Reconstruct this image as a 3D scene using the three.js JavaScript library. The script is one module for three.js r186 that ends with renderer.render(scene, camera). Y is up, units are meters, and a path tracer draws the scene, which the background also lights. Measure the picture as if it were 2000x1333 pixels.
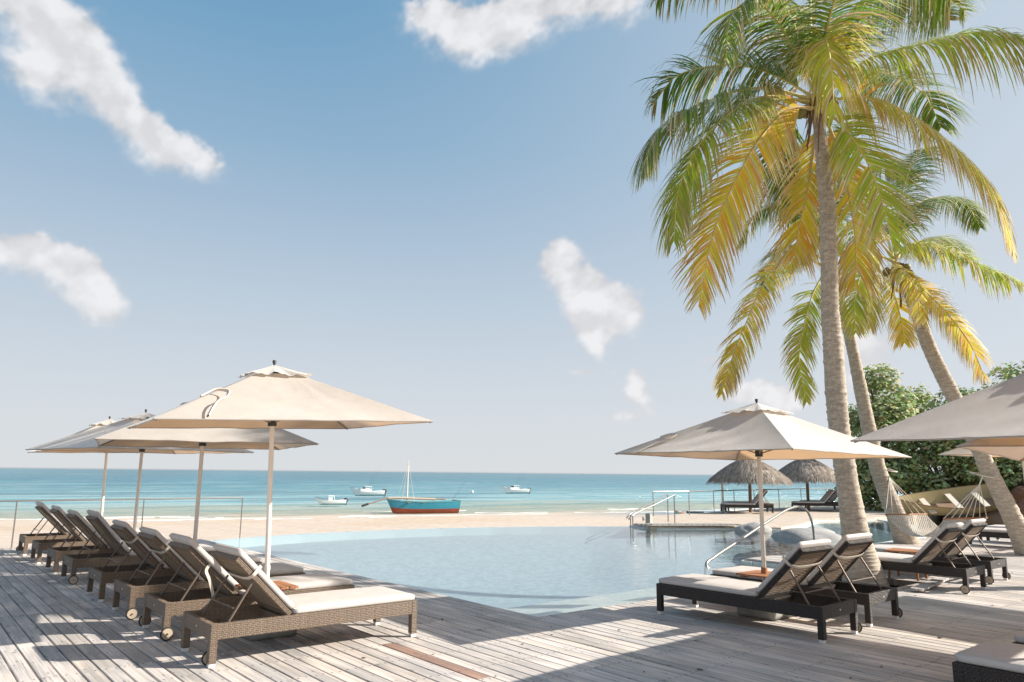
import * as THREE from 'three';
import { mergeGeometries, mergeVertices } from 'three/addons/utils/BufferGeometryUtils.js';

// ---------------------------------------------------------------- camera, sky, sun, exposure
const scene = new THREE.Scene();
const camera = new THREE.PerspectiveCamera(49.68, 1024 / 682, 0.05, 30000);
camera.position.set(0, 1.6, 0);
camera.rotation.order = 'YXZ';
camera.rotation.set(10.158 * Math.PI / 180, -39.71 * Math.PI / 180, 0.579 * Math.PI / 180);
const renderer = new THREE.WebGLRenderer();
renderer.toneMapping = THREE.LinearToneMapping;
const EXPOSURE = 1.88;
renderer.toneMappingExposure = EXPOSURE;
renderer.shadowMap.enabled = true;

const SUN_ELEVATION = 30 * Math.PI / 180;
const SUN_DIR = new THREE.Vector3(0.755 * Math.cos(SUN_ELEVATION), Math.sin(SUN_ELEVATION), 0.656 * Math.cos(SUN_ELEVATION)).normalize();
const sun = new THREE.DirectionalLight(new THREE.Color(1.0, 0.93, 0.83), 5.0);
sun.position.copy(SUN_DIR).multiplyScalar(60);
sun.castShadow = true;
Object.assign(sun.shadow.camera, { left: -40, right: 40, top: 40, bottom: -40, near: 1, far: 200 });
sun.shadow.mapSize.set(4096, 4096);
sun.shadow.radius = 1.1;
scene.add(sun, sun.target);

// ---------------------------------------------------------------- numbers and noise
function seeded(a) { return () => { a = (a + 0x6d2b79f5) | 0; let t = Math.imul(a ^ (a >>> 15), 1 | a); t = (t + Math.imul(t ^ (t >>> 7), 61 | t)) ^ t; return ((t ^ (t >>> 14)) >>> 0) / 4294967296; }; }
const lerp = (a, b, t) => a + (b - a) * t, clamp = (x, a = 0, b = 1) => Math.min(b, Math.max(a, x));
const smooth = (a, b, x) => { const t = clamp((x - a) / (b - a)); return t * t * (3 - 2 * t); };
const hash2 = (x, y) => { let h = Math.imul(x | 0, 374761393) + Math.imul(y | 0, 668265263); h = Math.imul(h ^ (h >>> 13), 1274126177); return ((h ^ (h >>> 16)) >>> 0) / 4294967296; };
// value noise; px, py are periods (0 = none)
function vnoise(x, y, px = 0, py = 0) {
  const ix = Math.floor(x), iy = Math.floor(y), fx = x - ix, fy = y - iy, ux = fx * fx * (3 - 2 * fx), uy = fy * fy * (3 - 2 * fy);
  const wx = (i) => (px ? ((i % px) + px) % px : i), wy = (i) => (py ? ((i % py) + py) % py : i);
  const a = hash2(wx(ix), wy(iy)), b = hash2(wx(ix + 1), wy(iy)), c = hash2(wx(ix), wy(iy + 1)), d = hash2(wx(ix + 1), wy(iy + 1));
  return lerp(lerp(a, b, ux), lerp(c, d, ux), uy);
}
function fbm(x, y, oct = 4, px = 0, py = 0) {
  let s = 0, a = 0.5, n = 0;
  for (let i = 0; i < oct; i++) { s += a * vnoise(x + i * 17.3 * (px ? 0 : 1), y + i * 9.1 * (py ? 0 : 1), px, py); n += a; a *= 0.5; x *= 2; y *= 2; px *= 2; py *= 2; }
  return s / n;
}
const toLin = (c) => (c <= 0.04045 ? c / 12.92 : Math.pow((c + 0.055) / 1.055, 2.4));
const srgb = (r, g, b) => [toLin(r / 255), toLin(g / 255), toLin(b / 255)];
const V = (x, y, z) => new THREE.Vector3(x, y, z);
const RAD = Math.PI / 180;

// ---------------------------------------------------------------- sky: clear tropical air, hazier toward the sun and the horizon, broken cumulus
const TRUNK_A=[[11.69,-0.10,-5.54,0.336],[11.60,0.23,-5.54,0.273],[11.49,0.61,-5.54,0.211],[11.37,1.07,-5.53,0.176],[11.22,1.69,-5.51,0.156],[11.08,2.30,-5.49,0.148],[10.96,2.91,-5.45,0.148],[10.85,3.53,-5.39,0.141],[10.74,4.14,-5.34,0.129],[10.64,4.91,-5.25,0.121],[10.52,5.68,-5.17,0.113],[10.38,6.37,-5.12,0.098],[10.27,6.91,-5.09,0.078],[10.19,7.29,-5.07,0.059]];
const TRUNK_B=[[19.46,-0.19,-8.06,0.325],[19.30,0.15,-8.12,0.269],[19.03,0.76,-8.19,0.225],[18.68,1.56,-8.30,0.194],[18.45,2.24,-8.34,0.182],[18.17,3.22,-8.34,0.156],[17.89,4.20,-8.34,0.138],[17.62,5.13,-8.35,0.125],[17.36,5.92,-8.38,0.113],[17.14,6.48,-8.44,0.088]];
const TRUNK_C=[[18.85,-0.34,-5.27,0.280],[18.54,0.27,-5.38,0.226],[18.25,0.85,-5.49,0.194],[17.98,1.38,-5.59,0.178],[17.70,1.91,-5.69,0.167],[17.43,2.49,-5.79,0.161],[17.10,3.12,-5.91,0.156],[16.80,3.70,-6.03,0.151],[16.47,4.38,-6.15,0.140],[16.21,5.02,-6.21,0.124],[15.98,5.54,-6.28,0.108],[15.77,6.02,-6.34,0.081]];
const FRONDS_A=[
 [[[10.21,7.25,-5.06],[10.01,7.62,-5.40],[9.81,8.00,-5.88],[9.57,8.19,-6.43],[9.26,8.11,-6.96],[9.11,7.70,-7.32]],0.00,0.70,0.00],
 [[[10.20,7.23,-5.07],[9.44,7.32,-5.42],[8.77,7.09,-5.63],[8.12,6.71,-5.86],[7.67,6.36,-6.05],[7.48,5.74,-6.23]],0.20,1.00,0.00],
 [[[10.19,7.20,-5.09],[9.37,7.15,-5.39],[8.66,6.72,-5.55],[8.13,6.15,-5.72],[7.90,5.50,-5.93],[7.93,4.77,-6.08]],0.70,0.95,0.40],
 [[[10.12,7.07,-5.04],[9.65,6.97,-5.19],[9.13,6.46,-5.35],[8.66,5.73,-5.51],[8.42,4.92,-5.77],[8.30,3.88,-5.98]],1.65,0.50,0.90],
 [[[10.20,7.33,-5.05],[9.92,7.83,-5.16],[9.44,8.28,-5.19],[8.94,8.49,-5.30],[8.57,8.14,-5.42],[8.50,7.43,-5.51]],0.25,1.00,0.00],
 [[[10.20,7.33,-5.05],[10.26,8.15,-5.20],[10.22,9.19,-5.52],[9.96,10.12,-6.05],[9.54,10.23,-6.77],[9.28,9.74,-7.36]],0.15,1.00,0.00],
 [[[10.31,7.38,-5.07],[10.53,8.19,-5.24],[10.85,9.22,-5.39],[11.33,10.47,-5.49],[11.91,11.37,-5.46]],0.15,0.50,0.60],
 [[[10.24,7.33,-5.01],[10.38,8.04,-4.86],[10.73,8.79,-4.66],[11.41,9.35,-4.36],[12.22,9.55,-4.04],[12.93,9.31,-3.77]],0.20,0.90,0.00],
 [[[10.23,7.33,-5.02],[9.74,7.78,-4.67],[9.23,8.06,-4.23],[8.73,8.13,-3.71],[8.39,7.84,-3.26]],0.15,0.90,0.00],
 [[[10.26,7.28,-5.01],[10.51,7.73,-4.43],[10.77,7.80,-3.81],[11.11,7.82,-3.12],[11.32,7.54,-2.61],[11.66,6.94,-2.21]],0.80,1.15,0.00],
 [[[10.18,7.18,-4.97],[10.48,7.15,-4.46],[10.67,6.78,-3.99],[10.89,6.22,-3.54],[11.19,5.55,-3.19],[11.43,4.65,-3.06]],1.40,0.90,0.40],
 [[[10.43,7.38,-5.11],[11.51,8.17,-4.95],[12.66,8.47,-4.85],[13.73,8.43,-4.76],[14.31,8.02,-4.77]],0.10,0.80,0.00],
 [[[10.28,7.14,-5.03],[10.38,6.76,-4.77],[10.39,6.18,-4.50],[10.45,5.51,-4.34],[10.57,4.76,-4.28]],1.00,0.35,0.90],
 [[[10.13,7.24,-4.99],[9.72,7.55,-4.73],[9.36,7.65,-4.48],[9.18,7.24,-4.33],[9.28,6.42,-4.37]],1.15,1.30,0.60],
 [[[10.47,7.20,-5.12],[11.04,6.67,-5.17],[11.37,5.90,-5.20],[11.52,5.17,-5.24],[11.58,4.61,-5.33]],1.60,0.60,0.85],
 [[[10.41,7.20,-5.17],[10.80,6.71,-5.48],[10.98,6.13,-5.73],[11.05,5.59,-5.94],[11.05,5.17,-6.04]],1.60,0.60,0.85],
 [[[10.38,7.28,-5.17],[10.82,7.46,-5.83],[11.15,7.17,-6.27],[11.47,6.64,-6.40],[11.83,6.15,-6.34]],0.15,0.50,0.80],
 [[[10.50,7.45,-5.17],[11.55,8.71,-5.19],[12.81,9.83,-5.07],[14.16,10.52,-4.85],[15.16,10.54,-4.67]],0.10,0.70,0.00],
];
const FRONDS_B=[
 [[[15.87,6.32,-7.94],[15.10,6.43,-8.16],[14.22,5.92,-8.35],[13.62,4.90,-8.56],[13.28,4.01,-8.78],[13.12,3.26,-8.95]],1.55,0.80,0.50],
 [[[15.69,6.15,-7.86],[15.26,5.57,-7.96],[14.92,4.78,-8.04],[14.84,4.05,-8.14],[14.97,3.17,-8.10]],0.90,0.50,0.90],
 [[[16.04,6.50,-8.02],[16.17,7.05,-8.71],[16.42,7.18,-9.40],[16.81,6.93,-9.93],[17.05,6.35,-10.26]],0.10,0.90,0.00],
 [[[16.04,6.55,-8.01],[16.18,7.75,-8.41],[16.20,8.66,-8.84],[16.16,9.23,-9.40],[16.11,9.26,-9.96]],0.05,0.70,0.00],
 [[[16.24,6.61,-8.09],[16.42,8.06,-8.40],[16.45,9.37,-8.73],[16.51,10.35,-9.12],[16.55,10.84,-9.62]],0.05,0.60,0.40],
 [[[16.26,6.61,-8.08],[16.72,7.88,-7.93],[17.38,8.89,-7.67],[18.28,9.31,-7.36],[19.17,9.06,-7.07]],0.20,0.80,0.00],
 [[[15.79,6.35,-7.87],[15.59,6.49,-7.34],[15.49,6.02,-6.88],[15.49,5.33,-6.77],[15.43,4.67,-6.84]],1.30,0.70,0.70],
 [[[16.04,6.52,-8.02],[15.82,7.52,-8.36],[15.72,8.02,-8.86],[15.65,7.91,-9.47],[15.63,7.25,-10.04]],0.10,0.80,0.00],
 [[[16.25,6.67,-8.07],[16.38,7.92,-7.94],[16.56,9.20,-7.75],[16.84,10.14,-7.57],[17.33,10.86,-7.25]],0.10,0.60,0.60],
];
const FRONDS_C=[
 [[[15.72,6.12,-6.36],[15.71,6.33,-6.06],[15.99,6.16,-5.46],[16.32,5.73,-4.90],[16.68,5.39,-4.42]],0.80,1.00,0.00],
 [[[16.04,6.27,-6.46],[16.68,7.42,-6.31],[17.63,7.89,-6.08],[18.59,7.87,-5.81],[19.22,7.45,-5.78]],0.10,0.90,0.00],
 [[[15.63,6.04,-6.32],[15.48,5.62,-6.02],[15.69,4.87,-5.49],[15.83,4.16,-5.14],[15.91,3.47,-4.97]],1.70,0.70,0.50],
 [[[15.61,6.04,-6.34],[14.91,6.03,-6.40],[14.35,5.61,-6.43],[14.01,4.94,-6.47],[14.00,4.33,-6.49]],1.00,0.70,0.70],
 [[[15.73,6.05,-6.37],[15.32,5.70,-6.00],[15.11,5.19,-5.76],[15.05,4.56,-5.70]],1.50,0.80,0.80],
 [[[16.00,6.27,-6.49],[16.19,7.19,-6.78],[16.33,8.05,-7.12],[16.41,8.59,-7.59],[16.42,8.63,-8.10]],0.15,0.80,0.00],
 [[[16.02,6.27,-6.47],[16.58,7.34,-6.55],[17.25,8.48,-6.52],[17.97,9.29,-6.40],[18.91,9.51,-6.22]],0.15,0.80,0.00],
 [[[15.91,6.18,-6.45],[15.26,6.65,-6.62],[14.54,6.70,-6.81],[13.98,6.42,-7.08],[13.71,5.88,-7.30]],0.50,0.90,0.00],
 [[[15.93,6.15,-6.44],[16.58,5.75,-6.79],[17.10,5.14,-6.89],[17.24,4.58,-6.91]],1.40,0.50,0.80],
 [[[15.94,6.20,-6.42],[17.04,6.79,-6.30],[18.23,6.95,-6.19],[19.46,6.75,-6.15]],0.40,0.90,0.00],
];
const CLOUDS=[
 [3.76,28.65,3.04,2.21,45,1.20],
 [6.78,26.75,2.79,2.20,50,1.20],
 [9.10,24.76,2.77,1.69,55,1.10],
 [11.82,22.66,2.91,1.45,45,1.15],
 [15.18,21.89,2.87,1.42,20,1.00],
 [4.27,24.79,2.00,1.71,30,0.55],
 [5.88,23.96,1.77,1.18,40,0.50],
 [4.44,13.81,2.08,1.34,0,1.10],
 [6.75,13.70,2.31,1.23,10,1.10],
 [8.82,12.64,2.23,1.66,40,1.20],
 [10.23,10.91,1.46,1.37,60,1.00],
 [7.29,11.40,1.87,0.78,20,0.50],
 [33.32,33.46,2.95,2.08,20,1.10],
 [37.27,32.62,3.00,1.94,0,1.20],
 [39.87,34.01,2.09,2.09,0,1.00],
 [43.81,34.30,2.42,1.56,0,0.80],
 [48.59,34.41,2.73,1.70,0,0.90],
 [43.35,16.56,1.57,1.49,0,1.10],
 [44.98,14.38,2.44,1.77,30,1.15],
 [47.18,12.77,2.94,2.16,30,1.25],
 [46.16,11.21,2.17,1.77,0,1.10],
 [48.77,12.15,1.95,1.37,0,0.70],
 [46.35,9.62,0.87,1.10,0,0.70],
 [49.57,7.03,0.93,1.63,0,1.25],
 [49.63,5.86,1.16,0.78,0,0.90],
 [45.53,7.73,2.17,0.59,0,0.75],
 [49.21,4.31,1.86,0.70,0,0.70],
 [58.96,5.83,2.55,1.24,0,1.10],
 [60.51,5.12,1.79,0.86,0,0.80],
 [65.59,8.02,2.38,2.04,20,1.30],
 [56.62,6.03,1.34,0.89,0,0.90],
 [55.23,8.47,1.66,0.60,0,0.70],
 [38.28,11.19,0.87,1.11,0,0.30],
 [66.47,6.73,1.68,1.18,0,0.70],
 [65.37,9.66,1.03,1.03,0,0.60],
];
function makeSky() {
  const W = 4096, H = 2048, data = new Float32Array(W * H * 4);
  const stops = [[0, 218, 222, 225], [3, 216, 221, 226], [7, 207, 216, 225], [12.8, 189, 205, 220], [18.7, 168, 191, 213], [24.5, 144, 178, 206], [34, 112, 160, 196], [50, 90, 142, 186], [90, 72, 122, 172]]
    .map(([e, ...c]) => [e, ...srgb(...c)]);
  const haze = srgb(223, 228, 234), r = seeded(77);
  const blobs = CLOUDS.map((c) => [...c]);
  // more of the same broken clouds over the rest of the sky, well outside the picture
  for (let k = 0; k < 26; k++) {
    const az = 95 + r() * 250, el = 8 + r() * r() * 50, n = 3 + Math.floor(r() * 4);
    for (let i = 0; i < n; i++) blobs.push([az + (r() - 0.5) * 9, el + (r() - 0.5) * 3.5, 1.6 + r() * 3, 1 + r() * 1.6, (r() - 0.5) * 60, 0.7 + r() * 0.5]);
  }
  for (const b of blobs) { b[0] = ((b[0] % 360) + 360) % 360; b.cos = Math.cos(b[1] * RAD); b.ca = Math.cos(b[4] * RAD); b.sa = Math.sin(b[4] * RAD); b.reach = Math.max(b[2], b[3]) * 2.6; }
  const dir = V(0, 0, 0);
  for (let row = 0; row < H; row++) {
    const el = ((row + 0.5) / H - 0.5) * 180;
    if (el < -0.6) { for (let col = 0; col < W; col++) { const o = (row * W + col) * 4; data[o] = 0.33 / EXPOSURE; data[o + 1] = 0.38 / EXPOSURE; data[o + 2] = 0.4 / EXPOSURE; data[o + 3] = 1; } continue; }
    const e = Math.max(0, el);
    let k = 0; while (k < stops.length - 2 && stops[k + 1][0] < e) k++;
    const f = clamp((e - stops[k][0]) / (stops[k + 1][0] - stops[k][0])), cosE = Math.cos(e * RAD);
    const base = [1, 2, 3].map((c) => lerp(stops[k][c], stops[k + 1][c], f));
    const near = blobs.filter((b) => Math.abs(b[1] - e) < b.reach);
    for (let col = 0; col < W; col++) {
      const th = ((col + 0.5) / W - 0.5) * 2 * Math.PI;            // atan2(z, x)
      dir.set(Math.cos(th) * cosE, Math.sin(e * RAD), Math.sin(th) * cosE);
      const az = ((Math.atan2(dir.x, -dir.z) / RAD) + 360) % 360;
      const ang = Math.acos(clamp(dir.dot(SUN_DIR), -1, 1)) / RAD;
      const w = 0.66 * smooth(92, 38, ang) + 0.3 * smooth(45, 5, ang), glow = 1 + 0.5 * Math.exp(-ang / 14);
      let c0 = lerp(base[0], haze[0], w) * glow, c1 = lerp(base[1], haze[1], w) * glow, c2 = lerp(base[2], haze[2], w) * glow;
      let d = 0, above = 0;
      for (const b of near) {
        let da = az - b[0]; if (da > 180) da -= 360; if (da < -180) da += 360;
        const x = da * b.cos, y = b[1] - e;                        // x right, y down, as angles
        if (Math.abs(x) > b.reach) continue;
        const u = (x * b.ca + y * b.sa) / b[2], v = (-x * b.sa + y * b.ca) / b[3];
        d += b[5] * Math.exp(-(u * u + v * v) * 1.25);
        const y2 = y - 0.9, x2 = x - 0.5, u2 = (x2 * b.ca + y2 * b.sa) / b[2], v2 = (-x2 * b.sa + y2 * b.ca) / b[3]; above += b[5] * Math.exp(-(u2 * u2 + v2 * v2) * 1.25);
      }
      if (d > 0.02) {
        const ax = az * b_cos(e), n = fbm(ax * 0.55, e * 0.62, 6), n2 = fbm(ax * 2.3 + 40, e * 2.3, 5);
        const q = d * 0.98 + (n - 0.5) * 0.95 + (n2 - 0.5) * 0.42;
        const crisp = smooth(-0.15, 0.35, d - above), cover = Math.pow(smooth(lerp(0.1, 0.26, crisp), lerp(1.2, 0.72, crisp), q), 1.1) * 0.96 * smooth(0.04, 0.4, d);   // sun side crisp, lee side trailing off
        const up = fbm(ax * 0.55 + 0.35, (e + 1.1) * 0.62, 4) - n;   // thinner towards the light: brighter
        const lit = 0.71 + 0.1 * smooth(0.3, 1.1, q) + clamp(-up * 0.45, -0.08, 0.08);
        const cloud = [lit * 0.985, lit * 0.985, lit * 1.01];
        c0 = lerp(c0, Math.max(c0, cloud[0]), cover); c1 = lerp(c1, Math.max(c1, cloud[1]), cover); c2 = lerp(c2, Math.max(c2 * 0.97, cloud[2]), cover);
      }
      const o = (row * W + col) * 4;
      data[o] = c0 / EXPOSURE; data[o + 1] = c1 / EXPOSURE; data[o + 2] = c2 / EXPOSURE; data[o + 3] = 1;
    }
  }
  const t = new THREE.DataTexture(data, W, H, THREE.RGBAFormat, THREE.FloatType);
  t.mapping = THREE.EquirectangularReflectionMapping; t.magFilter = t.minFilter = THREE.LinearFilter; t.needsUpdate = true;
  return t;
}
function b_cos(e) { return Math.cos(e * RAD); }
scene.background = makeSky();
scene.environment = scene.background;

// ---------------------------------------------------------------- building helpers
const used = new Map();
function numbered(name) { const n = used.get(name) ?? 0; used.set(name, n + 1); return n ? name + '_' + String(n).padStart(3, '0') : name; }
function thing(name, label, category, pos = [0, 0, 0], turn = 0, group) {
  const g = new THREE.Group(); g.name = numbered(name); g.position.set(...pos); g.rotation.y = turn;
  g.userData = { label, category }; if (group) g.userData.group = group;
  scene.add(g); return g;
}
function setting(name, object) { object.name = name; object.userData.kind = 'structure'; scene.add(object); return object; }
function part(name, geometry, material, parent, label) {
  const m = new THREE.Mesh(geometry, material); m.name = name; m.castShadow = m.receiveShadow = true;
  if (label) m.userData.label = label;
  if (parent) parent.add(m); return m;
}
function join(list) {
  const flat = list.map((g) => { const h = g.index ? g.toNonIndexed() : g; for (const k of Object.keys(h.attributes)) if (!['position', 'normal', 'uv', 'color'].includes(k)) h.deleteAttribute(k); return h; });
  return flat.length === 1 ? flat[0] : mergeGeometries(flat);
}
const at = (g, x, y, z, rx = 0, ry = 0, rz = 0) => { g.applyMatrix4(new THREE.Matrix4().compose(V(x, y, z), new THREE.Quaternion().setFromEuler(new THREE.Euler(rx, ry, rz)), V(1, 1, 1))); return g; };
// box whose uv are metres
function box(w, h, d, x = 0, y = 0, z = 0, rx = 0, ry = 0, rz = 0) {
  const g = new THREE.BoxGeometry(w, h, d), uv = g.attributes.uv, dims = [[d, h], [d, h], [w, d], [w, d], [w, h], [w, h]];
  for (let i = 0; i < 24; i++) { const [a, b] = dims[i >> 2]; uv.setXY(i, uv.getX(i) * a, uv.getY(i) * b); }
  return at(g, x, y, z, rx, ry, rz);
}
// round bar between two points
function bar(a, b, r, r2 = r, seg = 8) {
  const A = V(...a), B = V(...b), L = A.distanceTo(B), g = new THREE.CylinderGeometry(r2, r, L, seg, 1), uv = g.attributes.uv;
  for (let i = 0; i < uv.count; i++) uv.setXY(i, uv.getX(i) * r * 6.28, uv.getY(i) * L);
  g.applyQuaternion(new THREE.Quaternion().setFromUnitVectors(V(0, 1, 0), B.clone().sub(A).normalize()));
  return g.translate((A.x + B.x) / 2, (A.y + B.y) / 2, (A.z + B.z) / 2);
}
function tube(points, r, seg = 24, rad = 8, closed = false) { return new THREE.TubeGeometry(new THREE.CatmullRomCurve3(points.map((p) => V(...p)), closed), seg, r, rad, closed); }
// soft cushion: rounded box with a slight swell
function cushion(w, h, d, r, swell, seed = 1, nx = 26, ny = 5, nz = 12) {
  let g = new THREE.BoxGeometry(w, h, d, nx, ny, nz);
  g.deleteAttribute('normal'); const uv0 = g.attributes.uv;
  const p = g.attributes.position;
  for (let i = 0; i < p.count; i++) {
    const x = p.getX(i), y = p.getY(i), z = p.getZ(i);
    const qx = clamp(x, -w / 2 + r, w / 2 - r), qy = clamp(y, -h / 2 + r, h / 2 - r), qz = clamp(z, -d / 2 + r, d / 2 - r);
    const n = V(x - qx, y - qy, z - qz); const l = n.length(); if (l > 1e-6) n.multiplyScalar(Math.min(1, r / l));
    const sx = 1 - (2 * x / w) ** 4, sz = 1 - (2 * z / d) ** 4;
    const wob = (fbm(x * 5 + seed * 7.7, z * 5 + seed * 3.1, 3) - 0.5) * 0.014;
    const lift = y > 0 ? swell * sx * sz + wob * sx * sz : 0;
    p.setXYZ(i, qx + n.x + (y > -0.3 * h ? wob * 0.5 : 0), qy + n.y + lift, qz + n.z + wob * 0.4);
    uv0.setXY(i, x + y, z + y);
  }
  g = mergeVertices(g, 1e-5); g.computeVertexNormals(); return g;
}
function byteTexture(w, h, fill, color = true) {
  const d = new Uint8Array(w * h * 4);
  for (let y = 0; y < h; y++) for (let x = 0; x < w; x++) { const c = fill(x, y), o = (y * w + x) * 4; d[o] = clamp(c[0], 0, 255); d[o + 1] = clamp(c[1], 0, 255); d[o + 2] = clamp(c[2], 0, 255); d[o + 3] = 255; }
  const t = new THREE.DataTexture(d, w, h, THREE.RGBAFormat);
  t.wrapS = t.wrapT = THREE.RepeatWrapping; t.magFilter = THREE.LinearFilter; t.minFilter = THREE.LinearMipmapLinearFilter; t.generateMipmaps = true;
  if (color) t.colorSpace = THREE.SRGBColorSpace; t.needsUpdate = true; return t;
}
const scaled = (t, u, v) => { const c = t.clone(); c.repeat.set(u, v); c.needsUpdate = true; return c; };
const std = (rgb, rough, more = {}) => { const m = new THREE.MeshPhysicalMaterial({ roughness: rough, ...more }); m.color.setRGB(...rgb); return m; };

// ---------------------------------------------------------------- textures
// weathered boards: four boards side by side (0.56 m) by 2.4 m, screws every 0.6 m
const SCREWS = (() => { const r = seeded(5), out = []; for (let b = 0; b < 4; b++) for (let k = 0; k < 4; k++) for (const s of [0.24, 0.76]) out.push([b + s + (r() - 0.5) * 0.08, k * 0.6 + 0.02 + (r() - 0.5) * 0.02, 0.5 + r() * 0.5]); return out; })();
const KNOTS = (() => { const r = seeded(9), out = []; for (let i = 0; i < 15; i++) out.push([r() * 4, r() * 2.4, 0.04 + r() * 0.07]); return out; })();
const boardField = (x, y, W, H) => {
  const u = x / W * 4, v = y / H * 2.4, b = Math.floor(u);
  const fine = fbm(u * 40, v * 5 / 2.4 + b * 3.7, 3, 160, 0), streak = fbm(u * 10, v * 2.5 / 2.4, 4, 40, 0), patch = fbm(u * 1.5, v * 5 / 2.4 * 1.0, 4, 6, 5);
  const crack = smooth(0.71, 0.8, fbm(u * 26 + 9, v * 2.5 / 2.4 + b * 5.1, 3, 104, 0));
  let spot = 0;
  for (const [sx, sy, s] of SCREWS) { let dy = Math.abs(v - sy); dy = Math.min(dy, 2.4 - dy); const q = Math.hypot((u - sx) * 0.14, dy * 0.62); if (q < 0.016) spot = Math.max(spot, s * smooth(0.012, 0.004, q)); }
  for (const [kx, ky, s] of KNOTS) { const q = Math.hypot((u - kx), (v - ky) * 2.2) / s; if (q < 1.6) spot = Math.max(spot, 0.45 * smooth(1.2, 0.4, q)); }
  return { fine, streak, patch, crack, spot };
};
const boardMap = byteTexture(512, 2048, (x, y) => {
  const f = boardField(x, y, 512, 2048), k = 0.95 + (f.streak - 0.5) * 0.26 + (f.fine - 0.5) * 0.2 + (f.patch - 0.5) * 0.3 - f.crack * 0.22 - f.spot * 0.45, warm = (f.patch - 0.5) * 20;
  return [255 * k * 0.93 + warm * 0.5, 255 * k * 0.915, 255 * k * 0.9 - warm * 0.5];
});
const boardBump = byteTexture(512, 2048, (x, y) => { const f = boardField(x, y, 512, 2048), k = 150 + (f.fine - 0.5) * 120 + (f.streak - 0.5) * 60 - f.crack * 80 - f.spot * 60; return [k, k, k]; }, false);
// wicker: flat strands over and under, 13 mm
const weave = (x, y, N) => {
  const u = x / N * 4, v = y / N * 4, i = Math.floor(u), j = Math.floor(v), a = u - i - 0.5, b = v - j - 0.5, over = (i + j) % 2 === 0;
  const along = over ? a : b, across = over ? b : a, arch = Math.cos(along * Math.PI) * 0.55 + 0.45, edge = smooth(0.48, 0.36, Math.abs(across));
  return clamp(arch * edge);
};
const weaveMap = byteTexture(128, 128, (x, y) => { const h = weave(x, y, 128), n = 0.8 + 0.2 * hash2((x >> 5) + 7, (y >> 5) + 3) + (hash2(x, y) - 0.5) * 0.06, k = n * 235 + h * 0; return [k, k, k]; });
const weaveBump = byteTexture(128, 128, (x, y) => { const k = 255 * weave(x, y, 128); return [k, k, k]; }, false);
// cloth
const clothBump = byteTexture(256, 256, (x, y) => { const k = 128 + 40 * (((x >> 1) + (y >> 1)) % 2 ? 1 : -1) + (fbm(x / 16, y / 16, 4, 16, 16) - 0.5) * 150; return [k, k, k]; }, false);
const clothMap = byteTexture(256, 256, (x, y) => { const k = 247 + (fbm(x / 32, y / 32, 4, 8, 8) - 0.5) * 14 + (hash2(x, y) - 0.5) * 8; return [k, k * 0.995, k * 0.985]; });
// sand, ripples, bark, plaster
const sandMap = byteTexture(512, 512, (x, y) => { const k = 236 + (fbm(x / 32, y / 32, 5, 16, 16) - 0.5) * 50 + (hash2(x, y) - 0.5) * 16; return [k, k * 0.985, k * 0.97]; });
const sandBump = byteTexture(512, 512, (x, y) => { const k = 128 + (fbm(x / 16, y / 10, 5, 32, 51) - 0.5) * 190; return [k, k, k]; }, false);
const rippleBump = byteTexture(512, 512, (x, y) => { const wx = fbm(x / 64 + 3, y / 64, 2, 8, 8) * 2.2; const k = 128 + (fbm(x / 32 + wx * 0, y / 16, 5, 16, 32) - 0.5) * 220; return [k, k, k]; }, false);
const barkMap = byteTexture(256, 512, (x, y) => { const ring = fbm(x / 64, y / 8, 3, 4, 64), spot = fbm(x / 16, y / 16, 4, 16, 32), dark = smooth(0.62, 0.74, fbm(x / 10 + 5, y / 6, 3, 0, 0)); const k = 212 + (ring - 0.5) * 52 + (spot - 0.5) * 46 - dark * 30; return [k, k * 0.965, k * 0.92]; });
const barkBump = byteTexture(256, 512, (x, y) => { const k = 128 + (fbm(x / 24, y / 5, 4, 0, 0) - 0.5) * 180; return [k, k, k]; }, false);

// ---------------------------------------------------------------- materials
const M = {};
const plankTones = [[0.7, 0.655, 0.625], [0.76, 0.71, 0.68], [0.65, 0.61, 0.58], [0.71, 0.655, 0.61], [0.67, 0.64, 0.615], [0.59, 0.55, 0.515]];
M.planks = plankTones.map((c) => std(c, 0.78, { map: scaled(boardMap, 1 / 0.56, 1 / 2.4), bumpMap: scaled(boardBump, 1 / 0.56, 1 / 2.4), bumpScale: 0.0022 }));
M.newPlank = std([0.43, 0.28, 0.22], 0.7, { map: scaled(boardMap, 1 / 0.56, 1 / 2.4), bumpMap: scaled(boardBump, 1 / 0.56, 1 / 2.4), bumpScale: 0.002 });
M.joist = std([0.12, 0.1, 0.085], 0.9);
M.teak = std([0.46, 0.2, 0.085], 0.55, { map: scaled(boardMap, 2 / 0.56, 1 / 2.4), bumpMap: scaled(boardBump, 2 / 0.56, 1 / 2.4), bumpScale: 0.001 });
M.wickerTan = std([0.25, 0.18, 0.127], 0.45, { map: scaled(weaveMap, 1 / 0.052, 1 / 0.052), bumpMap: scaled(weaveBump, 1 / 0.052, 1 / 0.052), bumpScale: 0.001 });
M.wickerDark = std([0.05, 0.038, 0.032], 0.42, { map: scaled(weaveMap, 1 / 0.052, 1 / 0.052), bumpMap: scaled(weaveBump, 1 / 0.052, 1 / 0.052), bumpScale: 0.004 });
M.webTan = std([0.26, 0.195, 0.135], 0.5);
M.webDark = std([0.24, 0.175, 0.125], 0.5);
M.innerDark = std([0.035, 0.03, 0.027], 0.8);
M.cushion = std([0.56, 0.53, 0.515], 0.9, { map: scaled(clothMap, 2, 2), bumpMap: scaled(clothBump, 8, 8), bumpScale: 0.0012, sheen: 0.3, sheenRoughness: 0.8 });
M.piping = std([0.62, 0.57, 0.53], 0.9);
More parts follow.
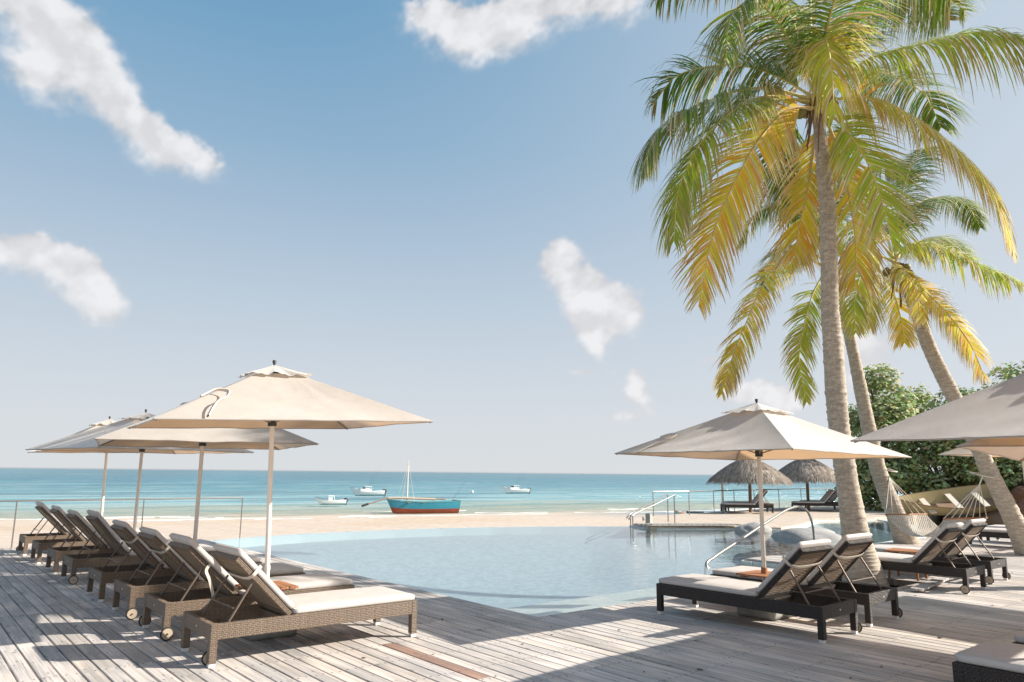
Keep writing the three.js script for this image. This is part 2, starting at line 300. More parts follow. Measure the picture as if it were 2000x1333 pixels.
M.strap = std([0.56, 0.5, 0.43], 0.9);
M.metalBar = std([0.15, 0.11, 0.085], 0.45, { metalness: 0.3 });
M.plasticFoot = std([0.72, 0.7, 0.67], 0.5);
M.tyre = std([0.02, 0.02, 0.02], 0.75);
M.wheelDisc = std([0.42, 0.34, 0.25], 0.6);
M.lining = std([0.96, 0.69, 0.44], 1.0, { transmission: 0.92, thickness: 0, side: THREE.DoubleSide });
M.canvas = std([0.62, 0.568, 0.512], 1.0, { map: scaled(clothMap, 1.5, 1.5), bumpMap: scaled(clothBump, 6, 6), bumpScale: 0.0015, transmission: 0.54, thickness: 0, side: THREE.DoubleSide });
M.canvasGrey = std([0.62, 0.56, 0.5], 0.95, { map: scaled(clothMap, 1.5, 1.5), bumpMap: scaled(clothBump, 6, 6), bumpScale: 0.0015, transmission: 0.26, thickness: 0, side: THREE.DoubleSide });
M.poleWhite = std([0.7, 0.66, 0.61], 0.35);
M.poleAlu = std([0.6, 0.55, 0.49], 0.36, { metalness: 0.6 });
M.rib = std([0.32, 0.24, 0.17], 0.5);
M.dark = std([0.03, 0.032, 0.033], 0.5);
M.concrete = std([0.36, 0.37, 0.35], 0.9, { map: scaled(sandMap, 1.3, 1.3), bumpMap: scaled(sandBump, 3, 3), bumpScale: 0.002 });
M.steel = std([0.36, 0.34, 0.3], 0.36, { metalness: 0.75 });
M.steelDull = std([0.3, 0.29, 0.275], 0.35, { metalness: 0.9 });
M.bark = std([0.62, 0.57, 0.51], 0.9, { map: barkMap, bumpMap: barkBump, bumpScale: 0.006 });
M.frond = std([1, 1, 1], 0.94, { vertexColors: true, clearcoat: 0.1, clearcoatRoughness: 0.3, transmission: 0.4, specularIntensity: 0.5, thickness: 0, side: THREE.DoubleSide });
M.rachis = std([0.55, 0.47, 0.16], 0.6);
M.rachisDry = std([0.58, 0.42, 0.2], 0.8);
M.husk = std([0.2, 0.115, 0.065], 0.95, { bumpMap: barkBump, bumpScale: 0.01 });
M.coconut = std([0.2, 0.17, 0.05], 0.6);
M.leaf = std([1, 1, 1], 0.93, { vertexColors: true, clearcoat: 0.2, clearcoatRoughness: 0.3, transmission: 0.3, thickness: 0, side: THREE.DoubleSide });
M.branch = std([0.16, 0.125, 0.09], 0.9);
M.rope = std([0.66, 0.61, 0.54], 0.9);
M.thatch = std([1, 1, 1], 0.95, { vertexColors: true });
M.poolTile = std([0.38, 0.435, 0.465], 0.6, { map: scaled(sandMap, 0.7, 0.7) });
M.poolWall = std([0.7, 0.76, 0.76], 0.6, { map: scaled(sandMap, 0.7, 0.7) });
M.poolLedge = std([0.6, 0.57, 0.52], 0.7, { map: scaled(sandMap, 1, 1) });
M.stone = std([0.4, 0.4, 0.4], 0.8, { map: scaled(sandMap, 0.5, 0.5), bumpMap: scaled(sandBump, 1, 1), bumpScale: 0.02 });
M.redRock = std([0.3, 0.15, 0.1], 0.9, { map: scaled(sandMap, 0.8, 0.8), bumpMap: scaled(sandBump, 1.2, 1.2), bumpScale: 0.05 });
M.terrace = std([0.58, 0.5, 0.42], 0.9, { map: scaled(sandMap, 0.4, 0.4), bumpMap: scaled(sandBump, 1, 1), bumpScale: 0.01 });
M.boatBlue = std([0.04, 0.32, 0.46], 0.5, { map: scaled(sandMap, 0.6, 0.9) });
M.boatRed = std([0.36, 0.075, 0.035], 0.6, { map: scaled(sandMap, 0.6, 0.9) });
M.boatTeal = std([0.1, 0.29, 0.32], 0.5);
M.boatWood = std([0.26, 0.17, 0.11], 0.8);
M.boatWhite = std([0.74, 0.74, 0.72], 0.3);
M.mast = std([0.66, 0.6, 0.5], 0.6);
M.engine = std([0.02, 0.022, 0.028], 0.35);
M.glassDark = std([0.05, 0.08, 0.1], 0.1);
M.dinghy = std([0.36, 0.3, 0.16], 0.6);
// ---------------------------------------------------------------- land and sea
const SEA_Y = -2.2, POOL_Y = -0.07, DECK_EDGE_X = 5.85, DECK_EDGE_Z = -6.55;
const seaward = (x, z) => 0.279 * x - 0.96 * z;                      // metres out from the hotel, across the beach
const POOL = [[5.85, -6.55], [13.1, -6.55], [13.1, -8.6], [18.6, -8.75], [22.5, -9.1], [27.5, -11.4], [30, -13.6], [27, -14.4], [23.8, -13.2], [21.4, -12.6], [20.9, -13.6], [18.5, -15.1], [18.3, -15.9], [18.75, -16.5],
  [17.6, -17.25], [16.2, -17.95], [14.7, -18.55], [13.1, -19.0], [11.6, -19.25], [10.2, -19.34], [8.8, -19.3], [7.4, -19.05], [6.36, -18.65], [5.85, -18.4]];
const inPoly = (x, z, P) => { let c = false; for (let i = 0, j = P.length - 1; i < P.length; j = i++) if ((P[i][1] > z) !== (P[j][1] > z) && x < ((P[j][0] - P[i][0]) * (z - P[i][1])) / (P[j][1] - P[i][1]) + P[i][0]) c = !c; return c; };
const edgeGap = (x, z, P) => { let m = 1e9; for (let i = 0, j = P.length - 1; i < P.length; j = i++) { const dx = P[i][0] - P[j][0], dz = P[i][1] - P[j][1], t = clamp(((x - P[j][0]) * dx + (z - P[j][1]) * dz) / (dx * dx + dz * dz)); m = Math.min(m, Math.hypot(x - P[j][0] - t * dx, z - P[j][1] - t * dz)); } return m; };
const sandProfile = [[-400, 0.6], [-20, -0.4], [19, -0.42], [26, -0.75], [40, -1.72], [67, -2.2], [90, -2.5], [130, -2.95], [220, -4.2], [420, -7], [20000, -7]];
function sandY(x, z) {
  const s = seaward(x, z); let k = 0; while (k < sandProfile.length - 2 && sandProfile[k + 1][0] < s) k++;
  let y = lerp(sandProfile[k][1], sandProfile[k + 1][1], clamp((s - sandProfile[k][0]) / (sandProfile[k + 1][0] - sandProfile[k][0])));
  if (s > 22 && s < 200) y += (fbm(x / 14, z / 6, 3) - 0.5) * 0.14 * smooth(22, 40, s);
  if (x > 5 && x < 32 && z < -5 && z > -21 && (inPoly(x, z, POOL) || edgeGap(x, z, POOL) < 0.45)) y = Math.min(y, -1.9);
  return y;
}
const spread = (a, b, n) => Array.from({ length: n }, (_, i) => a + ((b - a) * i) / n);
{
  const far = (from, to, n) => Array.from({ length: n }, (_, i) => Math.sign(to) * (Math.abs(from) * Math.pow(Math.abs(to / from), (i + 1) / n)));
  const xs = [...far(-16, -12000, 22).reverse(), ...spread(-16, 44, 130), ...spread(44, 120, 40), ...far(120, 14000, 22)];
  const zs = [...far(-140, -14000, 80).reverse(), ...spread(-140, -30, 74), ...spread(-30, 6, 78), 6, 12, 25, 60, 200, 900];
  const nx = xs.length, nz = zs.length, pos = [], col = [], uv = [], idx = [];
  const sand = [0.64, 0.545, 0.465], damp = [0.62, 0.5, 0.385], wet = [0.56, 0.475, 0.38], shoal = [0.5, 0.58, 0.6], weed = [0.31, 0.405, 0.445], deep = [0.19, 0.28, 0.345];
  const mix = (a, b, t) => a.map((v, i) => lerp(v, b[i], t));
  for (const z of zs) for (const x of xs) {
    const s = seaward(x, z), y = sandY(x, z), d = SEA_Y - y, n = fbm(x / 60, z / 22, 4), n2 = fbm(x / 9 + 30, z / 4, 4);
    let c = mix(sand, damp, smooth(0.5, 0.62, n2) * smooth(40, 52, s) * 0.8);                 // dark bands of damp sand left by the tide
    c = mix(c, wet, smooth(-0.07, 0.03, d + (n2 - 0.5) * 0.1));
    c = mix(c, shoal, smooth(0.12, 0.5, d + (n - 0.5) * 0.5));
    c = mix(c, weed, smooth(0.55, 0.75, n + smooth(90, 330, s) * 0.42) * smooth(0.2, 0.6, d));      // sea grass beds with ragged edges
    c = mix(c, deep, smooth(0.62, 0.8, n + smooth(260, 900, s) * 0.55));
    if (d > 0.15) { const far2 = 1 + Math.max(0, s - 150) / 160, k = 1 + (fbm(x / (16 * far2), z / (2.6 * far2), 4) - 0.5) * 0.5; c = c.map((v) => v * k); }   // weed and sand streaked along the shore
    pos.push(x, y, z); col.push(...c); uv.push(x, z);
  }
  for (let j = 0; j < nz - 1; j++) for (let i = 0; i < nx - 1; i++) { const a = j * nx + i; idx.push(a, a + nx, a + 1, a + 1, a + nx, a + nx + 1); }
  const g = new THREE.BufferGeometry();
  g.setAttribute('position', new THREE.Float32BufferAttribute(pos, 3)); g.setAttribute('color', new THREE.Float32BufferAttribute(col, 3)); g.setAttribute('uv', new THREE.Float32BufferAttribute(uv, 2));
  g.setIndex(idx); g.computeVertexNormals();
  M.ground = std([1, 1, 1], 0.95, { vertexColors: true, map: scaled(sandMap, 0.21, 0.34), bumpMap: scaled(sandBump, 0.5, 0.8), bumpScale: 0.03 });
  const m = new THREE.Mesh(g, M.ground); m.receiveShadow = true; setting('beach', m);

  // the sea: a clear sheet over the sand flats
  const P = [], U = [], I = [], rows = [50, 56], cols = [-14000, -3000, -900, -400, ...spread(-180, 620, 230), 620, 900, 2000, 5000, 14000];
  for (let s = 58; s < 700; s += 0.75 + (s - 58) * 0.012) rows.push(s);
  rows.push(800, 1000, 1400, 2200, 4000, 8000, 14000);
  const wave = (t, s) => { const warp = fbm(t / 40, s / 25, 2) * 9; return 1.9 * (0.045 * Math.sin(s * 1.25 + warp + t * 0.06) + 0.05 * Math.sin(s * 0.62 + warp * 1.3 - t * 0.09) + (fbm(t / 3.2, s / 1.6, 3) - 0.5) * 0.22); };   // small wind waves
  for (const s of rows) for (const t of cols) { const x = 0.279 * s + 0.96 * t, z = -0.96 * s + 0.279 * t, k = smooth(62, 80, s) * smooth(720, 420, s) * (Math.abs(t - 220) < 402 ? 1 : 0); P.push(x, SEA_Y + k * wave(t, s), z); U.push(t, s); }
  for (let j = 0; j < rows.length - 1; j++) for (let i = 0; i < cols.length - 1; i++) { const a = j * cols.length + i; I.push(a, a + 1, a + cols.length, a + 1, a + cols.length + 1, a + cols.length); }
  const sg = new THREE.BufferGeometry(); sg.setAttribute('position', new THREE.Float32BufferAttribute(P, 3)); sg.setAttribute('uv', new THREE.Float32BufferAttribute(U, 2)); sg.setIndex(I); sg.computeVertexNormals();
  M.sea = std([0.84, 0.95, 0.97], 0.12, { transmission: 1, thickness: 0, ior: 1.33, specularIntensity: 0.55, bumpMap: scaled(rippleBump, 1 / 34, 1 / 22), bumpScale: 1.6 });
  const sea = new THREE.Mesh(sg, M.sea); sea.receiveShadow = true; setting('sea', sea);
}

// ---------------------------------------------------------------- the infinity pool
{
  const pool = new THREE.Group(); setting('swimming_pool', pool);
  { // floor: deep in the middle, shelving up to the terrace and the stones like a beach
    const far = POOL.slice(3), pos = [], uv = [], idx = [], id = new Map(), C = 0.5, lip = [...far, ...far.slice().reverse().map(([x, z]) => [x + 0.01, z])];
    const vert = (x, z) => { const k = x.toFixed(2) + ',' + z.toFixed(2); if (!id.has(k)) { id.set(k, pos.length / 3); const gap = edgeGap(x, z, lip); pos.push(x, -0.3 - 1.0 * smooth(0, 6, gap), z); uv.push(x, z); } return id.get(k); };
    for (let x = 5.5; x < 30.5; x += C) for (let z = -19.8; z < -6; z += C) { if (!inPoly(x + C / 2, z + C / 2, POOL) && edgeGap(x + C / 2, z + C / 2, POOL) > 0.18) continue; const a = vert(x, z), b = vert(x + C, z), c = vert(x, z + C), d = vert(x + C, z + C); idx.push(a, c, b, b, c, d); }
    const g = new THREE.BufferGeometry(); g.setAttribute('position', new THREE.Float32BufferAttribute(pos, 3)); g.setAttribute('uv', new THREE.Float32BufferAttribute(uv, 2)); g.setIndex(idx); g.computeVertexNormals(); part('pool_floor', g, M.poolTile, pool);
  }
  // walls, a little thick, following the outline
  const walls = [], rim = [];
  POOL.forEach(([x, z], i) => {
    const [X, Z] = POOL[(i + 1) % POOL.length], L = Math.hypot(X - x, Z - z), a = Math.atan2(-(Z - z), X - x), nx = (Z - z) / L, nz = -(X - x) / L;
    const infinity = i >= 13 && i <= 22, top = infinity ? POOL_Y - 0.012 : -0.045;
    (infinity ? rim : walls).push(at(box(L + 0.1, top + 1.6, 0.2), (x + X) / 2 + nx * -0.1, (top - 1.6) / 2, (z + Z) / 2 + nz * -0.1, 0, a, 0));
  });
  part('pool_wall', join(walls), M.poolWall, pool);
  part('overflow_wall', join(rim), std([0.55, 0.62, 0.62], 0.5), pool);
  part('shallow_ledge', join([box(7.1, 1.0, 2.1, 9.42, -0.84, -7.62), box(7.1, 0.24, 0.62, 9.42, -0.235, -6.86)]), M.poolLedge, pool);
  part('entry_step', join([box(5.4, 0.62, 1.0, 16.0, -0.86, -9.3)]), M.poolLedge, pool);
  const sh = new THREE.Shape(POOL.map(([x, z]) => new THREE.Vector2(x, -z)));
  const g = new THREE.ShapeGeometry(sh); g.rotateX(-Math.PI / 2); g.translate(0, POOL_Y, 0);
  const p = g.attributes.position, uv = g.attributes.uv; for (let i = 0; i < p.count; i++) uv.setXY(i, p.getX(i), p.getZ(i));
  M.poolWater = std([0.8, 0.91, 0.94], 0.03, { transmission: 1, thickness: 0, ior: 1.33, specularIntensity: 1, bumpMap: scaled(rippleBump, 1 / 6, 1 / 4), bumpScale: 0.005 });
  part('water', g, M.poolWater, pool);
}

// ---------------------------------------------------------------- the boardwalk: boards run seaward (along z), 0.14 m apart
{
  const deck = new THREE.Group(); setting('boardwalk', deck);
  const PITCH = 0.14, WIDE = 0.1275, THICK = 0.028, r = seeded(31), cache = new Map();
  const plankGeometry = (L, variant) => {
    const key = L.toFixed(2) + '_' + variant;
    if (!cache.has(key)) {
      const w = WIDE / 2, c = 0.004, sec = [[-w, -THICK], [-w, -c], [-w + c, 0], [w - c, 0], [w, -c], [w, -THICK]], pos = [], uv = [], idx = [], uo = (variant % 4) * PITCH + 0.07, vo = (variant >> 2) * 0.6;
      const quad = (a, b, z0, z1) => { const k = pos.length / 3; for (const [q, z] of [[a, z0], [b, z0], [b, z1], [a, z1]]) { pos.push(q[0], q[1], z); uv.push(uo + q[0], vo + z); } idx.push(k, k + 2, k + 1, k, k + 3, k + 2); };
      for (let i = 0; i < 5; i++) quad(sec[i], sec[i + 1], 0, L);
      for (const [z, flip] of [[0, 0], [L, 1]]) { const k = pos.length / 3; for (const q of sec) { pos.push(q[0], q[1], z); uv.push(uo + q[0], vo + q[1]); } for (let i = 1; i < 5; i++) flip ? idx.push(k, k + i, k + i + 1) : idx.push(k, k + i + 1, k + i); }
      const g = new THREE.BufferGeometry(); g.setAttribute('position', new THREE.Float32BufferAttribute(pos, 3)); g.setAttribute('uv', new THREE.Float32BufferAttribute(uv, 2)); g.setIndex(idx);
      const n = g.toNonIndexed(); n.computeVertexNormals(); cache.set(key, n);
    }
    return cache.get(key);
  };
  const hole = (x, z) => Math.abs(x - 11.75) < 0.55 && Math.abs(z + 5.55) < 0.62;          // the palm grows through the boards
  const list = [];
  for (let row = 0, x = DECK_EDGE_X - PITCH / 2 - PITCH * 58; x < 29; row++, x += PITCH) {
    const zEnd = x < DECK_EDGE_X ? -18.4 : x < 13.1 ? DECK_EDGE_Z + 0.03 : -8.55, zStart = x < DECK_EDGE_X ? 2.2 : 2.6;
    let z = zEnd, first = true;
    while (z < zStart) {
      let L = [2.4, 3.0, 3.6][Math.floor(r() * 3)]; if (first) { L = [1.2, 1.8, 2.4, 3.0][Math.floor(r() * 4)]; first = false; }
      if (x < DECK_EDGE_X && z < -9.7 && z + L > -9.9) L = Math.max(0.6, Math.round((-9.7 - z) / 0.6) * 0.6 || 0.6);   // one straight seam right across the left part
      const redRow = Math.abs(x - 3.78) < PITCH / 2; if (redRow && z < -6.3 && z + L > -6.6) L = -6.4 - z > 0.3 ? -6.4 - z : L; if (redRow && Math.abs(z + 6.4) < 0.01) L = 1.5;
      const variant = Math.floor(r() * 16), tone = Math.min(5, Math.floor(Math.pow(r(), 0.9) * 6)), y = (r() - 0.5) * 0.004, tilt = (r() - 0.5) * 0.012, z1 = z + L - 0.006;
      const pieces = Math.abs(x - 11.75) < 0.55 && z < -4.93 && z1 > -6.17 ? [[z, -6.17], [-4.93, z1]].filter(([a, b]) => b - a > 0.15) : [[z, z1]];
      for (const [a, b] of pieces) list.push({ x, z: a, L: b - a, variant, tone, y, tilt });
      z += L;
    }
  }
  const Q = camera.quaternion.clone().invert(), v = V(0, 0, 0);
  const score = (p) => { let s = 0; for (const f of [0.1, 0.35, 0.65, 0.9]) { v.set(p.x, 0, p.z + p.L * f).sub(camera.position).applyQuaternion(Q); if (v.z > -0.5) continue; const X = v.x / -v.z * 1440, Y = v.y / -v.z * 1440; if (Math.abs(X) < 1010 && Math.abs(Y) < 680) s += p.L / (v.z * v.z * -v.z); } return s; };
  for (const p of list) p.s = score(p);
  list.sort((a, b) => b.s - a.s);
  // the one board that was replaced with red hardwood
  const red = list.filter((p) => p.z < -5.6 && p.z + p.L > -5.7).sort((a, b) => Math.abs(a.x - 3.78) - Math.abs(b.x - 3.78))[0];
  const rest = M.planks.map(() => []);
  list.forEach((p, i) => {
    const g = plankGeometry(p.L, p.variant);
    if (i < 300 || p === red) {
      const m = part('plank', g, p === red ? M.newPlank : M.planks[p.tone], deck, p === red ? 'newer red brown board among the grey ones' : undefined);
      m.position.set(p.x, p.y, p.z); m.rotation.z = p.tilt;
    } else rest[p.tone].push(g.clone().rotateZ(p.tilt).translate(p.x, p.y, p.z));
  });
  const kept = rest.map((l) => mergeGeometries(l)), all = mergeGeometries(kept, true);
  const stuff = new THREE.Mesh(all, M.planks); stuff.name = 'planks_beyond'; stuff.userData.kind = 'stuff'; stuff.castShadow = stuff.receiveShadow = true; deck.add(stuff);
  const joists = []; for (let z = -18.1; z < 2.4; z += 0.6) { joists.push(box(8.1, 0.12, 0.05, 1.8, -0.092, z)); if (z > -6.4) joists.push(box(23, 0.12, 0.05, 17.4, -0.092, z)); else if (z > -8.5) joists.push(box(15.6, 0.12, 0.05, 21.0, -0.092, z)); }
  part('joist', join(joists), M.joist, deck);
  // fascia boards along the water
  part('edge_board', box(0.03, 0.16, 11.85, 5.835, -0.115, -12.475), M.planks[2], deck);
  part('edge_board', box(7.2, 0.16, 0.03, 9.45, -0.115, -6.535), M.planks[2], deck);
  part('edge_board', box(16, 0.16, 0.03, 21.1, -0.115, -8.57), M.planks[2], deck);
  part('edge_board', box(0.03, 0.16, 2.0, 13.12, -0.115, -7.56), M.planks[2], deck);
  part('edge_board', box(8.1, 0.3, 0.03, 1.8, -0.18, -18.42), M.planks[2], deck);
  // the frame round the palm, one board lifted
  part('hole_frame', join([box(0.06, 0.1, 1.3, 11.2, -0.02, -5.55), box(0.06, 0.1, 1.3, 12.3, -0.02, -5.55), box(1.05, 0.1, 0.06, 11.75, -0.02, -6.18), box(1.05, 0.1, 0.06, 11.75, -0.02, -4.92)]), M.planks[3], deck);
  part('loose_board', box(1.3, 0.03, 0.16, 11.95, 0.06, -4.72, 0, 0.1, 0.03), M.planks[1], deck, 'loose short board lying by the palm hole');
}

// ---------------------------------------------------------------- the terrace on the far side of the pool
{
  const t = new THREE.Group(); setting('terrace', t);
  const P = [[18.35, -15.25], [20.9, -13.75], [21.5, -12.75], [23.8, -13.3], [27, -14.5], [30, -13.7], [33, -13.9], [46, -15.5], [46, -21.2], [39, -20.8], [30, -19.9], [22.4, -19.0], [20.6, -17.4], [18.9, -16.4]];
  const g = new THREE.ExtrudeGeometry(new THREE.Shape(P.map(([x, z]) => new THREE.Vector2(x, -z))), { depth: 1.9, bevelEnabled: true, bevelSize: 0.04, bevelThickness: 0.04, bevelSegments: 2 });
  g.rotateX(-Math.PI / 2); g.translate(0, -1.92, 0);
  part('terrace_slab', g, M.terrace, t);
  // board walk along the pool lip and the low concrete cheek of the stair
  const dx = 2.55, dz = 1.5, L = Math.hypot(dx, dz), a = Math.atan2(-dz, dx);
  for (let k = 0; k < 4; k++) { const o = 0.14 * k; part('plank', at(box(L, 0.05, 0.13), 19.6 - 0.5 * o - 0.1, 0.075, -14.55 - 0.86 * o + 0.12, 0, a, 0), M.planks[k % 3], t); }
  part('stair_cheek', at(box(1.15, 0.34, 0.14), 18.85, 0.16, -15.75, 0, 0.62, -0.12), M.concrete, t);
  // inland bank behind the hammock
  const bank = new THREE.SphereGeometry(1, 32, 16); bank.scale(9, 1.0, 5);
  const bp = bank.attributes.position; for (let i = 0; i < bp.count; i++) bp.setY(i, bp.getY(i) + (fbm(bp.getX(i) * 0.9, bp.getZ(i) * 0.9, 3) - 0.5) * 0.5);
  bank.computeVertexNormals(); setting('earth_bank', part('earth_bank', bank.translate(44, -0.2, -10.5), std([0.2, 0.13, 0.08], 0.95, { bumpMap: scaled(sandBump, 1, 1), bumpScale: 0.08 })));
}
// ---------------------------------------------------------------- sun loungers
const LW = 0.76, LL = 2.0, LH = 0.335, HINGE = 0.7;
const loungerCache = new Map();
// flat band of cloth along a curve; its width runs along the given direction
function ribbon(pts, width, dir, n = 36, thick = 0.004) {
  const c = new THREE.CatmullRomCurve3(pts.map((p) => V(...p))), pos = [], idx = [], uv = [], D = V(...dir), T = V(0, 0, 0), N = V(0, 0, 0), P = V(0, 0, 0), S = V(0, 0, 0);
  for (let i = 0; i <= n; i++) { c.getPoint(i / n, P); c.getTangent(i / n, T); S.copy(D).addScaledVector(T, -D.dot(T)).normalize(); N.copy(T).cross(S); for (const [a, b] of [[-1, 1], [1, 1], [1, -1], [-1, -1]]) { pos.push(P.x + S.x * a * width / 2 + N.x * b * thick / 2, P.y + S.y * a * width / 2 + N.y * b * thick / 2, P.z + S.z * a * width / 2 + N.z * b * thick / 2); uv.push(a * width, i * 0.02); } }
  for (let i = 0; i < n; i++) for (let k = 0; k < 4; k++) { const a = i * 4 + k, b = i * 4 + (k + 1) % 4; idx.push(a, b, a + 4, b, b + 4, a + 4); }
  const g = new THREE.BufferGeometry(); g.setAttribute('position', new THREE.Float32BufferAttribute(pos, 3)); g.setAttribute('uv', new THREE.Float32BufferAttribute(uv, 2)); g.setIndex(idx); const q = g.toNonIndexed(); q.computeVertexNormals(); return q;
}
// woven cane: raised pads of strand, over and under, laid on the faces of a box frame (wide faces only)
function woven(w, h, d, x, y, z, faces = 'xXyzZ') {
  const out = [box(w, h, d, x, y, z)], pos = [], uv = [], cu = 0.0165, cv = 0.0145;
  const face = (o, U, Vv, N, lu, lv) => {
    const nu = Math.max(2, Math.round(lu / cu)), nv = Math.max(2, Math.round(lv / cv)), a = lu / nu, b = lv / nv;
    for (let i = 0; i < nu; i++) for (let j = 0; j < nv; j++) {
      const over = (i + j) % 2 === 0, hu = a * (over ? 0.62 : 0.34) , hv = b * (over ? 0.4 : 0.52), rise = over ? 0.0048 : 0.0026, cx = (i + 0.5) * a - lu / 2, cy = (j + 0.5) * b - lv / 2;
      const P = (s, t, r) => [o[0] + U[0] * (cx + s) + Vv[0] * (cy + t) + N[0] * r, o[1] + U[1] * (cx + s) + Vv[1] * (cy + t) + N[1] * r, o[2] + U[2] * (cx + s) + Vv[2] * (cy + t) + N[2] * r];
      const A = P(-hu, -hv, 0.0004), B = P(hu, -hv, 0.0004), C = P(hu, hv, 0.0004), D = P(-hu, hv, 0.0004), E = over ? P(-hu * 0.35, 0, rise) : P(0, -hv * 0.35, rise), F = over ? P(hu * 0.35, 0, rise) : P(0, hv * 0.35, rise);
      const tri = over ? [A, B, F, A, F, E, C, D, E, C, E, F, D, A, E, B, C, F] : [B, C, F, B, F, E, D, A, E, D, E, F, A, B, E, C, D, F];
      for (const q of tri) { pos.push(...q); uv.push(cx + (q[0] + q[2]) * 0.1, cy + q[1] * 0.1); }
    }
  };
  if (faces.includes('Z')) face([x, y, z + d / 2], [1, 0, 0], [0, 1, 0], [0, 0, 1], w, h);
  if (faces.includes('z')) face([x, y, z - d / 2], [-1, 0, 0], [0, 1, 0], [0, 0, -1], w, h);
  if (faces.includes('X')) face([x + w / 2, y, z], [0, 0, -1], [0, 1, 0], [1, 0, 0], d, h);
  if (faces.includes('x')) face([x - w / 2, y, z], [0, 0, 1], [0, 1, 0], [-1, 0, 0], d, h);
  if (faces.includes('y')) face([x, y + h / 2, z], [1, 0, 0], [0, 0, -1], [0, 1, 0], w, d);
  const g = new THREE.BufferGeometry(); g.setAttribute('position', new THREE.Float32BufferAttribute(pos, 3)); g.setAttribute('uv', new THREE.Float32BufferAttribute(uv, 2)); g.computeVertexNormals();
  out.push(g); return out;
}
